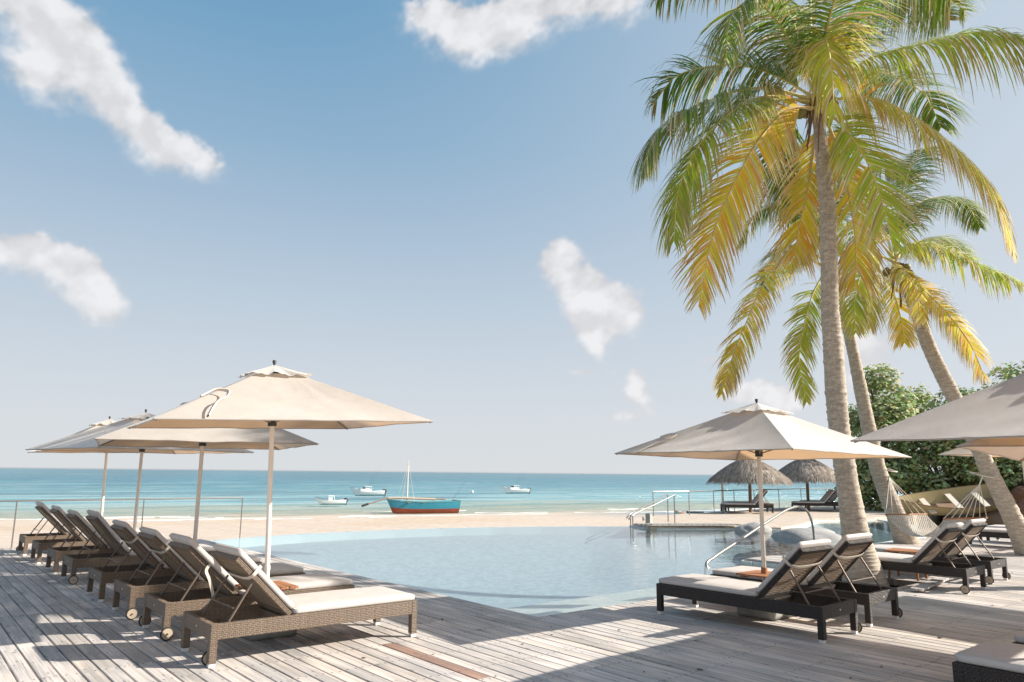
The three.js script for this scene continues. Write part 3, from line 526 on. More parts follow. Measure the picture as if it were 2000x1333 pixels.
function lounger(name, label, group, o) {
  const { pos, turn, dark = false, wheels = [], angle = 45, strap = 1, seed = 1, cushionOn = true, slip = false, flat = false } = o;
  const wick = dark ? M.wickerDark : M.wickerTan, web = dark ? M.webDark : M.webTan;
  const t = thing(name, label, 'sun lounger', pos, turn, group);
  const key = (k, make) => { if (!loungerCache.has(k)) loungerCache.set(k, make()); return loungerCache.get(k); };
  const hw = LW / 2, rail = 0.12, yr = LH - rail / 2;
  part('frame', key('frame', () => join([...woven(LL - 0.11, rail, 0.045, LL / 2, yr, hw - 0.026, 'yzZ'), ...woven(LL - 0.11, rail, 0.045, LL / 2, yr, -hw + 0.026, 'yzZ'), ...woven(0.045, rail, LW - 0.11, 0.026, yr, 0, 'yxX'), ...woven(0.045, rail, LW - 0.11, LL - 0.026, yr, 0, 'yxX'), box(0.04, 0.06, LW - 0.1, HINGE, yr, 0), box(0.03, 0.04, LW - 0.1, 0.3, yr - 0.05, 0)])), wick, t);
  for (const [sx, sz] of [[0, 1], [0, -1], [1, 1], [1, -1]]) {
    const leg = part('leg', key('leg', () => join(woven(0.058, LH - 0.03, 0.058, 0, (LH - 0.03) / 2 + 0.032, 0))), wick, t);
    leg.position.set(sx ? LL - 0.029 : 0.029, 0, sz * (hw - 0.029));
    const foot = part('foot_cap', key('foot', () => box(0.05, 0.032, 0.05, 0, 0.016, 0)), M.plasticFoot, leg);
  }
  part('seat_panel', key('seat', () => box(LL - HINGE - 0.06, 0.02, LW - 0.1, (LL + HINGE) / 2 - 0.01, LH - 0.018, 0)), web, t);
  part('badge', key('badge', () => at(new THREE.CylinderGeometry(0.009, 0.009, 0.006, 10), 0.001, yr, 0, 0, 0, Math.PI / 2)), M.plasticFoot, t);
  // back rest: hinged at HINGE, leaning towards the head end
  const a = flat ? 1 : angle, BL = 0.72, back = new THREE.Group(); back.name = 'backrest';
  back.position.set(HINGE, LH + 0.005, 0); back.rotation.z = Math.PI - a * RAD; t.add(back); // local +x runs up the back, local -y faces the sitter
  const bw = LW - 0.1;
  part('back_frame', key('bframe', () => join([...woven(BL, 0.04, 0.04, BL / 2, 0, bw / 2 - 0.02, 'yzZ'), ...woven(BL, 0.04, 0.04, BL / 2, 0, -bw / 2 + 0.02, 'yzZ'), ...woven(0.04, 0.045, bw - 0.08, BL - 0.02, 0, 0, 'yxX'), box(0.04, 0.04, bw - 0.08, 0.03, 0, 0)])), wick, back);
  part('back_panel', key('bpanel', () => { const l = []; for (let i = 0; i < 44; i++) l.push(box(0.0115, 0.008, bw - 0.05, 0.055 + i * 0.0146, 0.006 + (i % 2) * 0.004, 0)); for (const q of [-0.2, -0.07, 0.07, 0.2]) l.push(box(BL - 0.05, 0.006, 0.02, BL / 2, -0.002, q)); return join(l); }), web, back);
  if (cushionOn) {
    const c1 = part('seat_cushion', key('c1_' + seed % 3, () => cushion(LL - HINGE - 0.02, 0.072, LW - 0.06, 0.03, 0.01, seed)), M.cushion, t); c1.position.set((LL + HINGE) / 2 + 0.012, LH + 0.031, 0);
    part('piping', key('pipe1', () => { const x = (LL - HINGE - 0.02) / 2 - 0.012, z = (LW - 0.06) / 2 - 0.012, p = [[-x, 0, -z], [0, 0, -z], [x, 0, -z], [x, 0, 0], [x, 0, z], [0, 0, z], [-x, 0, z], [-x, 0, 0]].map(([px, py, pz]) => [px * 1.008, 0.018, pz * 1.012]); return join(p.map((q, i) => bar(q, p[(i + 1) % p.length], 0.0035, 0.0035, 5))); }), M.piping, c1);
    const c2 = part('back_cushion', key('c2_' + seed % 3, () => cushion(BL + 0.03, 0.062, LW - 0.08, 0.028, 0.0, seed + 20, 16, 5, 12)), M.cushion, back); c2.position.set(BL / 2 + 0.03 + (slip ? 0.03 : 0), -0.056, slip ? 0.03 : 0);
    if (strap) {
      const sx = BL * (strap === 2 ? 0.6 : 0.72), hz = bw / 2 + 0.012, pts = strap === 2 ? [[sx, -0.1, hz], [sx, 0.03, hz], [sx - 0.1, 0.08, hz + 0.01], [sx - 0.24, 0.16, hz + 0.01], [sx - 0.34, 0.24, hz]] : [[sx, -0.1, hz - 0.01], [sx, 0.0, hz + 0.012], [sx - 0.01, 0.03, hz - 0.05], [sx - 0.025, 0.042, 0], [sx - 0.01, 0.03, -hz + 0.05], [sx, 0, -hz - 0.012], [sx, -0.1, -hz + 0.01]];
      const g = ribbon(pts, 0.03, [1, 0, 0]); part('cushion_strap', g, M.strap, back);
    }
  }
  if (!flat) {
    const s = Math.sin(a * RAD), c = Math.cos(a * RAD), up = 0.47;
    for (const sz of [1, -1]) part('strut', bar([HINGE - up * c - 0.02, LH + up * s - 0.03, sz * (bw / 2 - 0.03)], [HINGE - up * c - 0.25, LH - 0.07, sz * (hw - 0.06)].map((v, i) => (i === 0 ? Math.max(0.08, v) : v)), 0.0105), M.metalBar, t);
    part('strut_bar', bar([HINGE - up * c - 0.17, LH + up * s * 0.32, bw / 2 - 0.03], [HINGE - up * c - 0.17, LH + up * s * 0.32, -bw / 2 + 0.03], 0.006), M.metalBar, t);
  }
  for (const [sx, sz] of wheels) {
    const w = part('wheel', key('tyre', () => at(new THREE.TorusGeometry(0.052, 0.01, 8, 24), 0, 0, 0)), M.tyre, t); w.position.set(0.03 + sx, 0.062, sz);
    part('rim', key('rim', () => at(new THREE.CylinderGeometry(0.05, 0.05, 0.022, 20), 0, 0, 0, Math.PI / 2, 0, 0)), M.wheelDisc, w);
    part('axle', key('axle', () => at(new THREE.CylinderGeometry(0.008, 0.008, 0.05, 8), 0, 0, 0, Math.PI / 2, 0, 0)), M.metalBar, w);
  }
  return t;
}
const HWHEEL = LW / 2 + 0.018;
const leftGroup = 'tan wicker loungers in a row on the left';
[
  ['nearest tan wicker lounger of the left row, white strap tied behind its back', -6.87, [[-0.0, 0.29]], 45, 1],
  ['second tan wicker lounger of the left row, loose white strap hanging', -8.15, [[0, HWHEEL], [0, -HWHEEL]], 44, 2],
  ['third tan wicker lounger from the front in the left row', -9.42, [[0, HWHEEL]], 45, 1],
  ['fourth tan wicker lounger from the front in the left row', -10.8, [], 46, 1],
  ['fifth tan wicker lounger from the front in the left row', -12.58, [[0, HWHEEL]], 50, 0],
  ['sixth tan wicker lounger from the front, third from the far end', -13.88, [], 46, 0],
  ['second farthest tan wicker lounger of the left row', -15.45, [], 47, 0],
  ['farthest tan wicker lounger at the left frame edge', -17.02, [[0, -HWHEEL]], 46, 0],
].forEach(([label, z, wheels, angle, strap], i) => lounger('sun_lounger', label, leftGroup, { pos: [2.2 - i * 0.014, 0.002, z], turn: 0, wheels, angle, strap, seed: i + 1, slip: i % 3 === 1 }));
const rightGroup = 'dark wicker loungers on the right of the pool';
[
  ['nearest dark wicker lounger in full view right of the pool corner', [7.53, 0.002, -3.85], [[0, HWHEEL]], 46, 1, 0.03],
  ['dark wicker lounger in front of the thick palm trunk', [8.73, 0.002, -3.95], [[0, HWHEEL]], 47, 1, 0.03],
  ['dark wicker lounger behind the palm trunk, nearer of that pair', [12.13, 0.002, -4.16], [[0, -HWHEEL]], 46, 1, 0.02],
  ['dark wicker lounger with pale back panel, next to the hammock', [13.52, 0.002, -4.3], [[0, -HWHEEL], [0, HWHEEL]], 47, 1, 0.02],
].forEach(([label, pos, wheels, angle, strap, tw], i) => lounger('sun_lounger', label, rightGroup, { pos, turn: Math.PI / 2 + tw, dark: true, wheels, angle, strap, seed: i + 4 }));
lounger('sun_lounger', 'dark wicker lounger cut off at the bottom right corner', rightGroup, { pos: [6.2, 0.002, -0.2], turn: Math.PI / 2, dark: true, wheels: [], angle: 45, strap: 0, seed: 2 });
lounger('sun_lounger', 'dark lounger barely showing at the right edge behind the corner one', rightGroup, { pos: [7.25, 0.002, -0.15], turn: Math.PI / 2, dark: true, wheels: [], angle: 45, strap: 0, seed: 3 });
lounger('sun_lounger', 'flat dark lounger at the right edge under the leaning palm', rightGroup, { pos: [20.5, 0.002, -5.0], turn: Math.PI / 2, dark: true, angle: 40, strap: 0, seed: 1 });
lounger('sun_lounger', 'farther flat dark lounger at the right edge beyond the leaning palm', rightGroup, { pos: [22.0, 0.002, -5.1], turn: Math.PI / 2, dark: true, angle: 40, strap: 0, seed: 2 });
const farGroup = 'loungers on the far terrace under thatch';
const FT = 139 * RAD;
[
  ['lounger on the far terrace, in front under the left thatched parasol', [28.75, 0.05, -17.45], 48, true],
  ['lounger on the far terrace, behind under the left thatched parasol', [30.2, 0.05, -18.3], 48, false],
  ['lounger on the far terrace, in front under the right thatched parasol', [33.6, 0.05, -16.95], 48, true],
  ['lounger on the far terrace with grey back, behind under the right thatched parasol', [35.1, 0.05, -17.4], 48, true],
].forEach(([label, pos, angle, dark], i) => lounger('sun_lounger', label, farGroup, { pos, turn: FT, dark, angle, strap: 0, seed: i }));

// ---------------------------------------------------------------- square parasols
function parasol(label, group, o) {
  const { x, z, H, side, rot, apex, tx = 0, tz = 0, grey = false, seed = 1, base = true, table = true, strapSide = -1, strapLift = 1, alu = false } = o;
  const t = thing('parasol', label, 'parasol', [x, 0.002, z], 0, group);
  const tilt = new THREE.Quaternion().setFromUnitVectors(V(0, 1, 0), V(tx, 1, tz).normalize()), yaw = new THREE.Quaternion().setFromAxisAngle(V(0, 1, 0), -rot);
  t.quaternion.copy(tilt.clone().multiply(yaw));
  const h = side / 2, r0 = 0.19, rise = apex - H, mat = grey ? M.canvasGrey : M.canvas;
  const pos = [], uv = [], idx = [], NU = 24, NV = 14;
  const onFace = (k, u, v) => {
    const e = lerp(r0, h, v), sag = 0.035 * Math.sin(Math.PI * v) * (1 - u * u), tuck = 1 - 0.014 * (1 - u * u) * v;
    const wr = (fbm(u * 7 + seed * 5 + k * 11, v * 3, 3) - 0.5) * 0.02 * (1 - u * u) * smooth(0, 0.3, v) + Math.sin(u * 9 + v * 16 + seed) * 0.003 * (1 - u * u) * v;
    const X = u * e, Z = e * tuck, Y = apex - rise * (e / h) - sag + wr;
    const c = [1, 0, -1, 0][k], s = [0, 1, 0, -1][k];
    return [X * c + Z * s, Y, -X * s + Z * c];
  };
  for (let k = 0; k < 4; k++) {
    const o0 = pos.length / 3;
    for (let j = 0; j <= NV; j++) for (let i = 0; i <= NU; i++) { const u = i / NU * 2 - 1, v = j / NV; pos.push(...onFace(k, u, v)); uv.push(u * h * v + k * 3, v * h * 1.1); }
    for (let j = 0; j < NV; j++) for (let i = 0; i < NU; i++) { const a = o0 + j * (NU + 1) + i; idx.push(a, a + NU + 1, a + 1, a + 1, a + NU + 1, a + NU + 2); }
  }
  const g = new THREE.BufferGeometry(); g.setAttribute('position', new THREE.Float32BufferAttribute(pos, 3)); g.setAttribute('uv', new THREE.Float32BufferAttribute(uv, 2)); g.setIndex(idx); g.computeVertexNormals();
  const canopy = part('canopy', g, mat, t);
  // hem
  const hem = []; for (let k = 0; k < 4; k++) { const p = []; for (let i = 0; i <= 12; i++) { const q = onFace(k, i / 6 - 1, 1); p.push([q[0], q[1] - 0.006, q[2]]); } hem.push(tube(p, 0.008, 16, 5)); }
  part('hem', join(hem), mat, canopy);
  part('lining', g.clone().translate(0, -0.007, 0), M.lining, canopy, 'tan coated underside');
  // vent flap with fluttering edge
  const vp = [], vu = [], vi = [], rv = 0.31, r = seeded(seed * 13 + 1);
  for (let k = 0; k < 4; k++) {
    const o0 = vp.length / 3, ph = r() * 6, am = 0.012 + r() * 0.016;
    for (let j = 0; j <= 6; j++) for (let i = 0; i <= 16; i++) {
      const u = i / 8 - 1, v = j / 6, e = lerp(0.02, rv, v), c = [1, 0, -1, 0][k], s = [0, 1, 0, -1][k], X = u * e, Z = e;
      const Y = apex + 0.018 - rise * (e / h) * 0.93 + v * v * (am * Math.sin(u * 8 + ph) * (1 - u * u * 0.8) + am * 0.5 * Math.sin(u * 17 + ph * 2) + 0.016);
      vp.push(X * c + Z * s, Y, -X * s + Z * c); vu.push(u * e, v * 0.3);
    }
    for (let j = 0; j < 6; j++) for (let i = 0; i < 16; i++) { const a = o0 + j * 17 + i; vi.push(a, a + 17, a + 1, a + 1, a + 17, a + 18); }
  }
  const vg = new THREE.BufferGeometry(); vg.setAttribute('position', new THREE.Float32BufferAttribute(vp, 3)); vg.setAttribute('uv', new THREE.Float32BufferAttribute(vu, 2)); vg.setIndex(vi); vg.computeVertexNormals();
  part('vent_flap', vg, mat, t);
  part('finial', join([bar([0, apex, 0], [0, apex + 0.045, 0], 0.012), at(new THREE.CylinderGeometry(0.018, 0.02, 0.03, 12), 0, apex + 0.048, 0)]), M.dark, t);
  part('pole', join([bar([0, 0.1, 0], [0, apex, 0], 0.025, 0.025, 16), bar([0, 0.62, 0], [0, 0.66, 0], 0.03, 0.03, 16)]), alu ? M.poleAlu : M.poleWhite, t);
  part('hub', join([bar([0, H - 0.02, 0], [0, H + 0.06, 0], 0.045, 0.045, 14), bar([0, apex - 0.08, 0], [0, apex - 0.01, 0], 0.05, 0.05, 14)]), M.dark, t);
  for (let k = 0; k < 8; k += 2) {
    const corner = true, a = k * Math.PI / 4 + Math.PI / 4, R = corner ? h * Math.SQRT2 - 0.02 : h - 0.05, dx = Math.cos(a), dz = Math.sin(a), drop = corner ? 0.02 : 0.055;
    const rib = part('rib', bar([dx * 0.04, apex - 0.05, dz * 0.04], [dx * R, H - drop + (corner ? 0.006 : 0.0), dz * R], 0.011, 0.009, 6), M.rib, t);
    if (corner) { const m = 0.46, P = [dx * R * m, lerp(apex - 0.05, H, m) - 0.02, dz * R * m]; part('stretcher', bar([dx * 0.03, H + 0.02, dz * 0.03], P, 0.009, 0.009, 6), M.rib, rib); }
  }
  if (strapSide >= 0) {
    const k = strapSide, p = [[-0.99, 0.62, 0.02], [-0.88, 0.57, 0.07], [-0.74, 0.6, 0.08], [-0.68, 0.7, 0.075], [-0.7, 0.8, 0.07], [-0.68, 0.91, 0.06], [-0.66, 1.02, 0.03]].map(([u, v, up]) => { const q = onFace(k, u, v); return V(q[0], q[1] + up * strapLift, q[2]); });
    part('tie_strap', ribbon(p.map((q) => [q.x, q.y, q.z]), 0.028, [0.6, 0.5, 0.6], 40, 0.012), M.strap, t);
  }
  const level = tilt.clone().multiply(yaw).invert();
  if (base) { const b = part('weight_block', key0('block', () => { const q = cushion(0.47, 0.19, 0.47, 0.012, 0, 3, 6, 4, 6); return q; }), M.concrete, t); b.quaternion.copy(level); b.position.y = 0.096; part('pole_socket', bar([0, 0.09, 0], [0, 0.24, 0], 0.034, 0.034, 14), M.steelDull, t); }
  if (table) {
    const tb = part('table_top', key0('ptable', () => join([-2, -1, 0, 1, 2].map((i) => box(0.088, 0.022, 0.46, i * 0.094, 0, 0)).concat([box(0.46, 0.02, 0.04, 0, -0.021, 0.15), box(0.46, 0.02, 0.04, 0, -0.021, -0.15)]))), M.teak, t); tb.position.y = 0.46; tb.quaternion.copy(level);
    part('collar', bar([0, 0.45, 0], [0, 0.54, 0], 0.04, 0.035, 12), M.teak, tb.parent);
  }
  return t;
}
const shared = new Map();
function key0(k, make) { if (!shared.has(k)) shared.set(k, make()); return shared.get(k); }
const pg = 'cream square parasols on the boardwalk';
parasol('largest cream parasol of the left row, nearest the camera', pg, { x: 3.059, z: -7.468, H: 2.07, side: 2.469, rot: 0.143, apex: 2.67, tx: -0.038, tz: 0.012, seed: 1, strapSide: 0 });
parasol('second cream parasol of the left row, tucked below the nearest', pg, { x: 3.129, z: -10.091, H: 1.926, side: 2.435, rot: 0.202, apex: 2.536, tx: -0.002, tz: -0.005, seed: 2 });
parasol('third parasol of the left row, its shaded grey face pointing left', pg, { x: 3.151, z: -13.251, H: 1.899, side: 2.5, rot: -0.227, apex: 2.51, seed: 3 });
parasol('farthest parasol of the left row, mostly hidden behind the shaded one', pg, { x: 3.32, z: -16.5, H: 1.94, side: 2.4, rot: 0.015, apex: 2.57, tx: -0.02, seed: 4 });
parasol('cream parasol right of the pool with palm shadows on its slope', pg, { x: 8.009, z: -4.985, H: 1.842, side: 2.435, rot: 0.045, apex: 2.456, tx: 0.014, tz: -0.005, seed: 5, alu: true, strapSide: 3, strapLift: 0.35 });
parasol('large parasol corner jutting in from the right frame edge', pg, { x: 6.62, z: -1.28, H: 1.925, side: 2.5, rot: 0.0, apex: 2.545, tx: -0.055, seed: 6, alu: true });
parasol('parasol showing its brown underside at the right frame edge', pg, { x: 8.72, z: -1.52, H: 1.84, side: 2.43, rot: -0.087, apex: 2.45, tx: 0.035, seed: 7 });
parasol('parasol standing just outside the right edge, third of the near right row', pg, { x: 12.1, z: -1.35, H: 1.88, side: 2.43, rot: 0.05, apex: 2.5, seed: 9 });
parasol('small distant parasol in front of the dark bushes at the right', pg, { x: 19.1, z: -5.4, H: 2.1, side: 2.43, rot: 0.07, apex: 2.72, seed: 8 });

// teak stool between the pair of loungers behind the trunk
{
  const t = thing('side_table', 'low orange teak table between the loungers behind the palm trunk', 'table', [12.74, 0.002, -5.36], 0.1);
  for (let i = -2; i <= 2; i++) part('slat', key0('slat', () => box(0.094, 0.022, 0.52)), M.teak, t).position.set(i * 0.1, 0.43, 0);
  part('apron', join([box(0.44, 0.05, 0.022, 0, 0.39, 0.2), box(0.44, 0.05, 0.022, 0, 0.39, -0.2)]), M.teak, t);
  for (const [a, b] of [[1, 1], [1, -1], [-1, 1], [-1, -1]]) part('leg', bar([a * 0.22, 0, b * 0.21], [a * 0.19, 0.42, b * 0.18], 0.02, 0.024, 8), M.teak, t);
}
// ---------------------------------------------------------------- coconut palms
function palmTrunk(pts, seed) {
  const c = new THREE.CatmullRomCurve3(pts.map((p) => V(p[0], p[1], p[2]))), n = 420, m = 22, pos = [], uv = [], idx = [], L = c.getLength(), X = V(0.77, 0, 0.64), Z = V(-0.64, 0, 0.77), P = V(0, 0, 0);
  for (let j = 0; j <= n; j++) {
    const t = j / n; c.getPoint(t, P); const k = Math.min(pts.length - 2, Math.floor(t * (pts.length - 1))), f = t * (pts.length - 1) - k, R = lerp(pts[k][3], pts[k + 1][3], f), s = t * L;
    const gap = 0.085 + 0.03 * Math.sin(s * 1.7 + seed), ring = (s / gap) % 1;
    for (let i = 0; i <= m; i++) {
      const a = i / m * Math.PI * 2, w = fbm(Math.cos(a) * 1.3 + seed * 4 + 10, s * 2.2 + Math.sin(a), 3) - 0.5, jag = fbm(i * 0.9, s * 9 + seed, 2) - 0.5;
      const rr = R * (1 + w * 0.12) + 0.013 * (1 - smooth(0, 0.3, (ring + jag * 0.3 + 1) % 1)) + jag * 0.009 + (s < 0.9 ? (0.9 - s) * 0.045 * Math.sin(a * 9 + seed) ** 2 : 0);
      pos.push(P.x + (X.x * Math.cos(a) + Z.x * Math.sin(a)) * rr, P.y, P.z + (X.z * Math.cos(a) + Z.z * Math.sin(a)) * rr); uv.push(i / m * 2, s * 0.9);
    }
  }
  for (let j = 0; j < n; j++) for (let i = 0; i < m; i++) { const a = j * (m + 1) + i; idx.push(a, a + m + 1, a + 1, a + 1, a + m + 1, a + m + 2); }
  const g = new THREE.BufferGeometry(); g.setAttribute('position', new THREE.Float32BufferAttribute(pos, 3)); g.setAttribute('uv', new THREE.Float32BufferAttribute(uv, 2)); g.setIndex(idx); g.computeVertexNormals(); return g;
}
const LEAF = { green: [0.085, 0.2, 0.03], lime: [0.42, 0.5, 0.05], gold: [0.9, 0.64, 0.06], orange: [0.8, 0.4, 0.06], brown: [0.42, 0.25, 0.13], straw: [0.78, 0.66, 0.48] };
const mixc = (a, b, t) => a.map((v, i) => lerp(v, b[i], clamp(t)));
const LEAF_FACE = V(-0.63, -0.1, 0.76);
function frond(pts, style, droop, face, seed, parent, origin, size = 1) {
  const r = seeded(seed * 971 + 5), curve = new THREE.CatmullRomCurve3(pts.map((p) => V(p[0], p[1], p[2]).sub(origin))), L = curve.getLength(), N = Math.round(L / 0.0175);
  const pos = [], col = [], idx = [], A = curve.getPoint(0), B = curve.getPoint(1), flat = V(B.x - A.x, 0, B.z - A.z).normalize(), S0 = V(flat.z, 0, -flat.x).negate(), P = V(0, 0, 0), T = V(0, 0, 0), S = V(0, 0, 0), d = V(0, 0, 0), q = V(0, 0, 0), side = V(0, 0, 0), G = V(0, -1, 0);
  const main = style < 1 ? mixc(LEAF.green, LEAF.lime, style) : mixc(LEAF.lime, LEAF.gold, style - 1);
  const roll = (r() - 0.5) * 0.5;
  for (let i = 0; i < N; i++) for (const sg of [-1, 1]) {
    const t = 0.13 + 0.87 * ((i + (sg > 0 ? 0.5 : 0)) / N);
    if (t >= 1 || r() < 0.05 || vnoise(i * 0.09 + seed * 13, sg * 7) > 0.8) continue;
    curve.getPoint(t, P); curve.getTangent(t, T);
    S.copy(T).cross(LEAF_FACE).normalize(); if (S.dot(S0) < 0) S.negate();
    S.lerp(S0, 1 - face).addScaledVector(T, -S.dot(T)).normalize().applyAxisAngle(T, roll);
    const len = size * lerp(1.12, 0.84, face) * (0.42 + 0.58 * Math.sin(Math.PI * clamp(0.1 + t * 0.8))) * (t > 0.86 ? lerp(1, 0.45, (t - 0.86) / 0.14) : 1) * (0.62 + r() * 0.5);
    const rise = 0.25 * (r() - 0.2);
    d.copy(S).multiplyScalar(sg * (0.9 - 0.3 * t)).addScaledVector(T, 0.28 + 0.4 * t + face * 0.25).addScaledVector(G, -rise).normalize();
    const own = droop * (1.15 - 0.25 * face) * (0.65 + r() * 0.9) * (r() < 0.06 ? 1.9 : 1), w0 = 0.0098 * (0.7 + r() * 0.6), segs = 5, o0 = pos.length / 3;
    let dry = clamp((style - 0.6) * 0.34 + (r() - 0.5) * 0.5 + (t > 0.8 ? 0.1 : 0)); const tip = r() < 0.12 + style * 0.42 ? 0.45 + r() * 0.5 : 0.2 * r();
    let base = mixc(main, LEAF.gold, (r() - 0.45) * 0.5 * (0.35 + style * 0.6)); if (style > 1.3 && r() < 0.28) base = mixc(base, LEAF.orange, r()); if (r() < 0.03 + style * 0.05) base = mixc(base, LEAF.straw, 0.8);
    base = base.map((v) => v * (0.8 + r() * 0.4));
    const dryC = r() < 0.5 ? LEAF.brown : LEAF.straw;
    q.copy(P);
    for (let k = 0; k <= segs; k++) {
      const f = k / segs, w = w0 * (k === 0 ? 0.55 : 1) * (1 - f * f * f) + 0.0012;
      side.copy(T).addScaledVector(d, -T.dot(d)).normalize(); if (side.lengthSq() < 0.1) side.copy(S);
      pos.push(q.x + side.x * w, q.y + side.y * w, q.z + side.z * w, q.x - side.x * w, q.y - side.y * w, q.z - side.z * w);
      const c = mixc(base, dryC, smooth(1 - tip * 0.9 - dry * 0.35, 0.95, f) * (0.75 + dry * 0.25) + (dry > 0.62 ? dry * 0.45 : 0)); col.push(...c, ...c);
      d.addScaledVector(G, own * 0.36 * (0.4 + f)).normalize(); q.addScaledVector(d, len / segs);
      if (k < segs) { const a = o0 + k * 2; idx.push(a, a + 2, a + 1, a + 1, a + 2, a + 3); }
    }
  }
  const g = new THREE.BufferGeometry(); g.setAttribute('position', new THREE.Float32BufferAttribute(pos, 3)); g.setAttribute('color', new THREE.Float32BufferAttribute(col, 3)); g.setIndex(idx); g.computeVertexNormals();
  const m = part('frond', g, M.frond, parent);
  // midrib, thick at the foot
  const rp = [], ri = [], RN = 24;
  for (let j = 0; j <= RN; j++) { const t = j / RN; curve.getPoint(t, P); curve.getTangent(t, T); S.copy(T).cross(V(0, 1, 0.01)).normalize(); q.copy(S).cross(T).normalize(); const R = lerp(0.035, 0.005, Math.pow(t, 0.6)) * (t < 0.06 ? 1.6 : 1); for (let i = 0; i < 6; i++) { const a = i / 6 * 6.2832; rp.push(P.x + (S.x * Math.cos(a) + q.x * Math.sin(a) * 0.7) * R, P.y + (S.y * Math.cos(a) + q.y * Math.sin(a) * 0.7) * R, P.z + (S.z * Math.cos(a) + q.z * Math.sin(a) * 0.7) * R); } }
  for (let j = 0; j < RN; j++) for (let i = 0; i < 6; i++) { const a = j * 6 + i, b = j * 6 + (i + 1) % 6; ri.push(a, b, a + 6, b, b + 6, a + 6); }
  const rg = new THREE.BufferGeometry(); rg.setAttribute('position', new THREE.Float32BufferAttribute(rp, 3)); rg.setIndex(ri); rg.computeVertexNormals();
  part('midrib', rg, style > 1.4 ? M.rachisDry : M.rachis, m);
  return m;
}
function palm(label, trunk, fronds, seed, size = 1, nuts = 7) {
  const base = V(trunk[0][0], 0, trunk[0][2]), t = thing('palm_tree', label, 'palm tree', [base.x, 0, base.z], 0, 'coconut palms by the pool');
  part('trunk', palmTrunk(trunk.map((p) => [p[0] - base.x, p[1], p[2] - base.z, p[3]]), seed), M.bark, t);
  fronds.forEach(([pts, style, droop, face], i) => frond(pts, style, droop, face, seed * 50 + i, t, base, size));
  const top = trunk[trunk.length - 1], C = V(top[0] - base.x, top[1], top[2] - base.z), r = seeded(seed + 3);
  // torn fibre and old leaf bases hanging under the crown
  const rags = []; for (let i = 0; i < 16; i++) { const a = r() * 6.28, l = 0.35 + r() * 0.6, w = 0.03 + r() * 0.05, R = 0.1 + r() * 0.08; const g = new THREE.PlaneGeometry(w, l, 1, 3), p = g.attributes.position; for (let k = 0; k < p.count; k++) { const f = 0.5 - p.getY(k) / l; p.setX(k, p.getX(k) * (1 - f * 0.7)); p.setZ(k, 0.12 * f * f - 0.05 * f); } g.computeVertexNormals(); rags.push(at(g, C.x + Math.sin(a) * R, C.y - 0.05 - l / 2, C.z + Math.cos(a) * R, 0.12, a, 0)); }
  part('leaf_sheath', join(rags), M.husk, t);
  for (let i = 0; i < nuts; i++) { const a = r() * 6.28, g = key0('nut', () => { const s = new THREE.SphereGeometry(0.085, 12, 10); s.scale(1, 1.25, 1); return s; }); const m = part('coconut', g, M.coconut, t); m.position.set(C.x + Math.sin(a) * (0.2 + r() * 0.06), C.y - 0.12 - r() * 0.22, C.z + Math.cos(a) * (0.2 + r() * 0.06)); m.rotation.set(r(), r(), r()); }
  return t;
}
palm('tall near coconut palm rising through the boards beside the loungers', TRUNK_A, FRONDS_A, 1, 1, 5);
palm('slender coconut palm leaning behind the near trunk, holding the hammock', TRUNK_B, FRONDS_B, 2, 0.76, 5);
palm('leaning coconut palm at the right edge, tied to the hammock', TRUNK_C, FRONDS_C, 3, 0.72, 5);
// a fourth palm outside the right edge; its leaf shadows fall on the parasol and the boards
{
  const r = seeded(88), top = V(14.9, 8.6, -0.7), fr = [];
  for (let i = 0; i < 10; i++) { const a = i * 2.4, reach = 1.9 + r() * 0.5, up = 0.3 + r() * 1.3, drop = r() * 0.7; fr.push([[[top.x, top.y, top.z], [top.x + Math.sin(a) * reach * 0.33, top.y + up, top.z + Math.cos(a) * reach * 0.33], [top.x + Math.sin(a) * reach * 0.7, top.y + up * 0.9 - drop * 0.35, top.z + Math.cos(a) * reach * 0.7], [top.x + Math.sin(a) * reach, top.y + up * 0.2 - drop, top.z + Math.cos(a) * reach]], 0.2 + r() * 0.9, 0.8, 0]); }
  palm('coconut palm standing just outside the right edge', [[19.2, -0.2, -0.4, 0.3], [18.6, 1, -0.35, 0.22], [17.2, 3.4, -0.2, 0.18], [15.9, 6.2, -0.4, 0.15], [14.9, 8.6, -0.7, 0.1]], fr, 4, 1, 4);
}

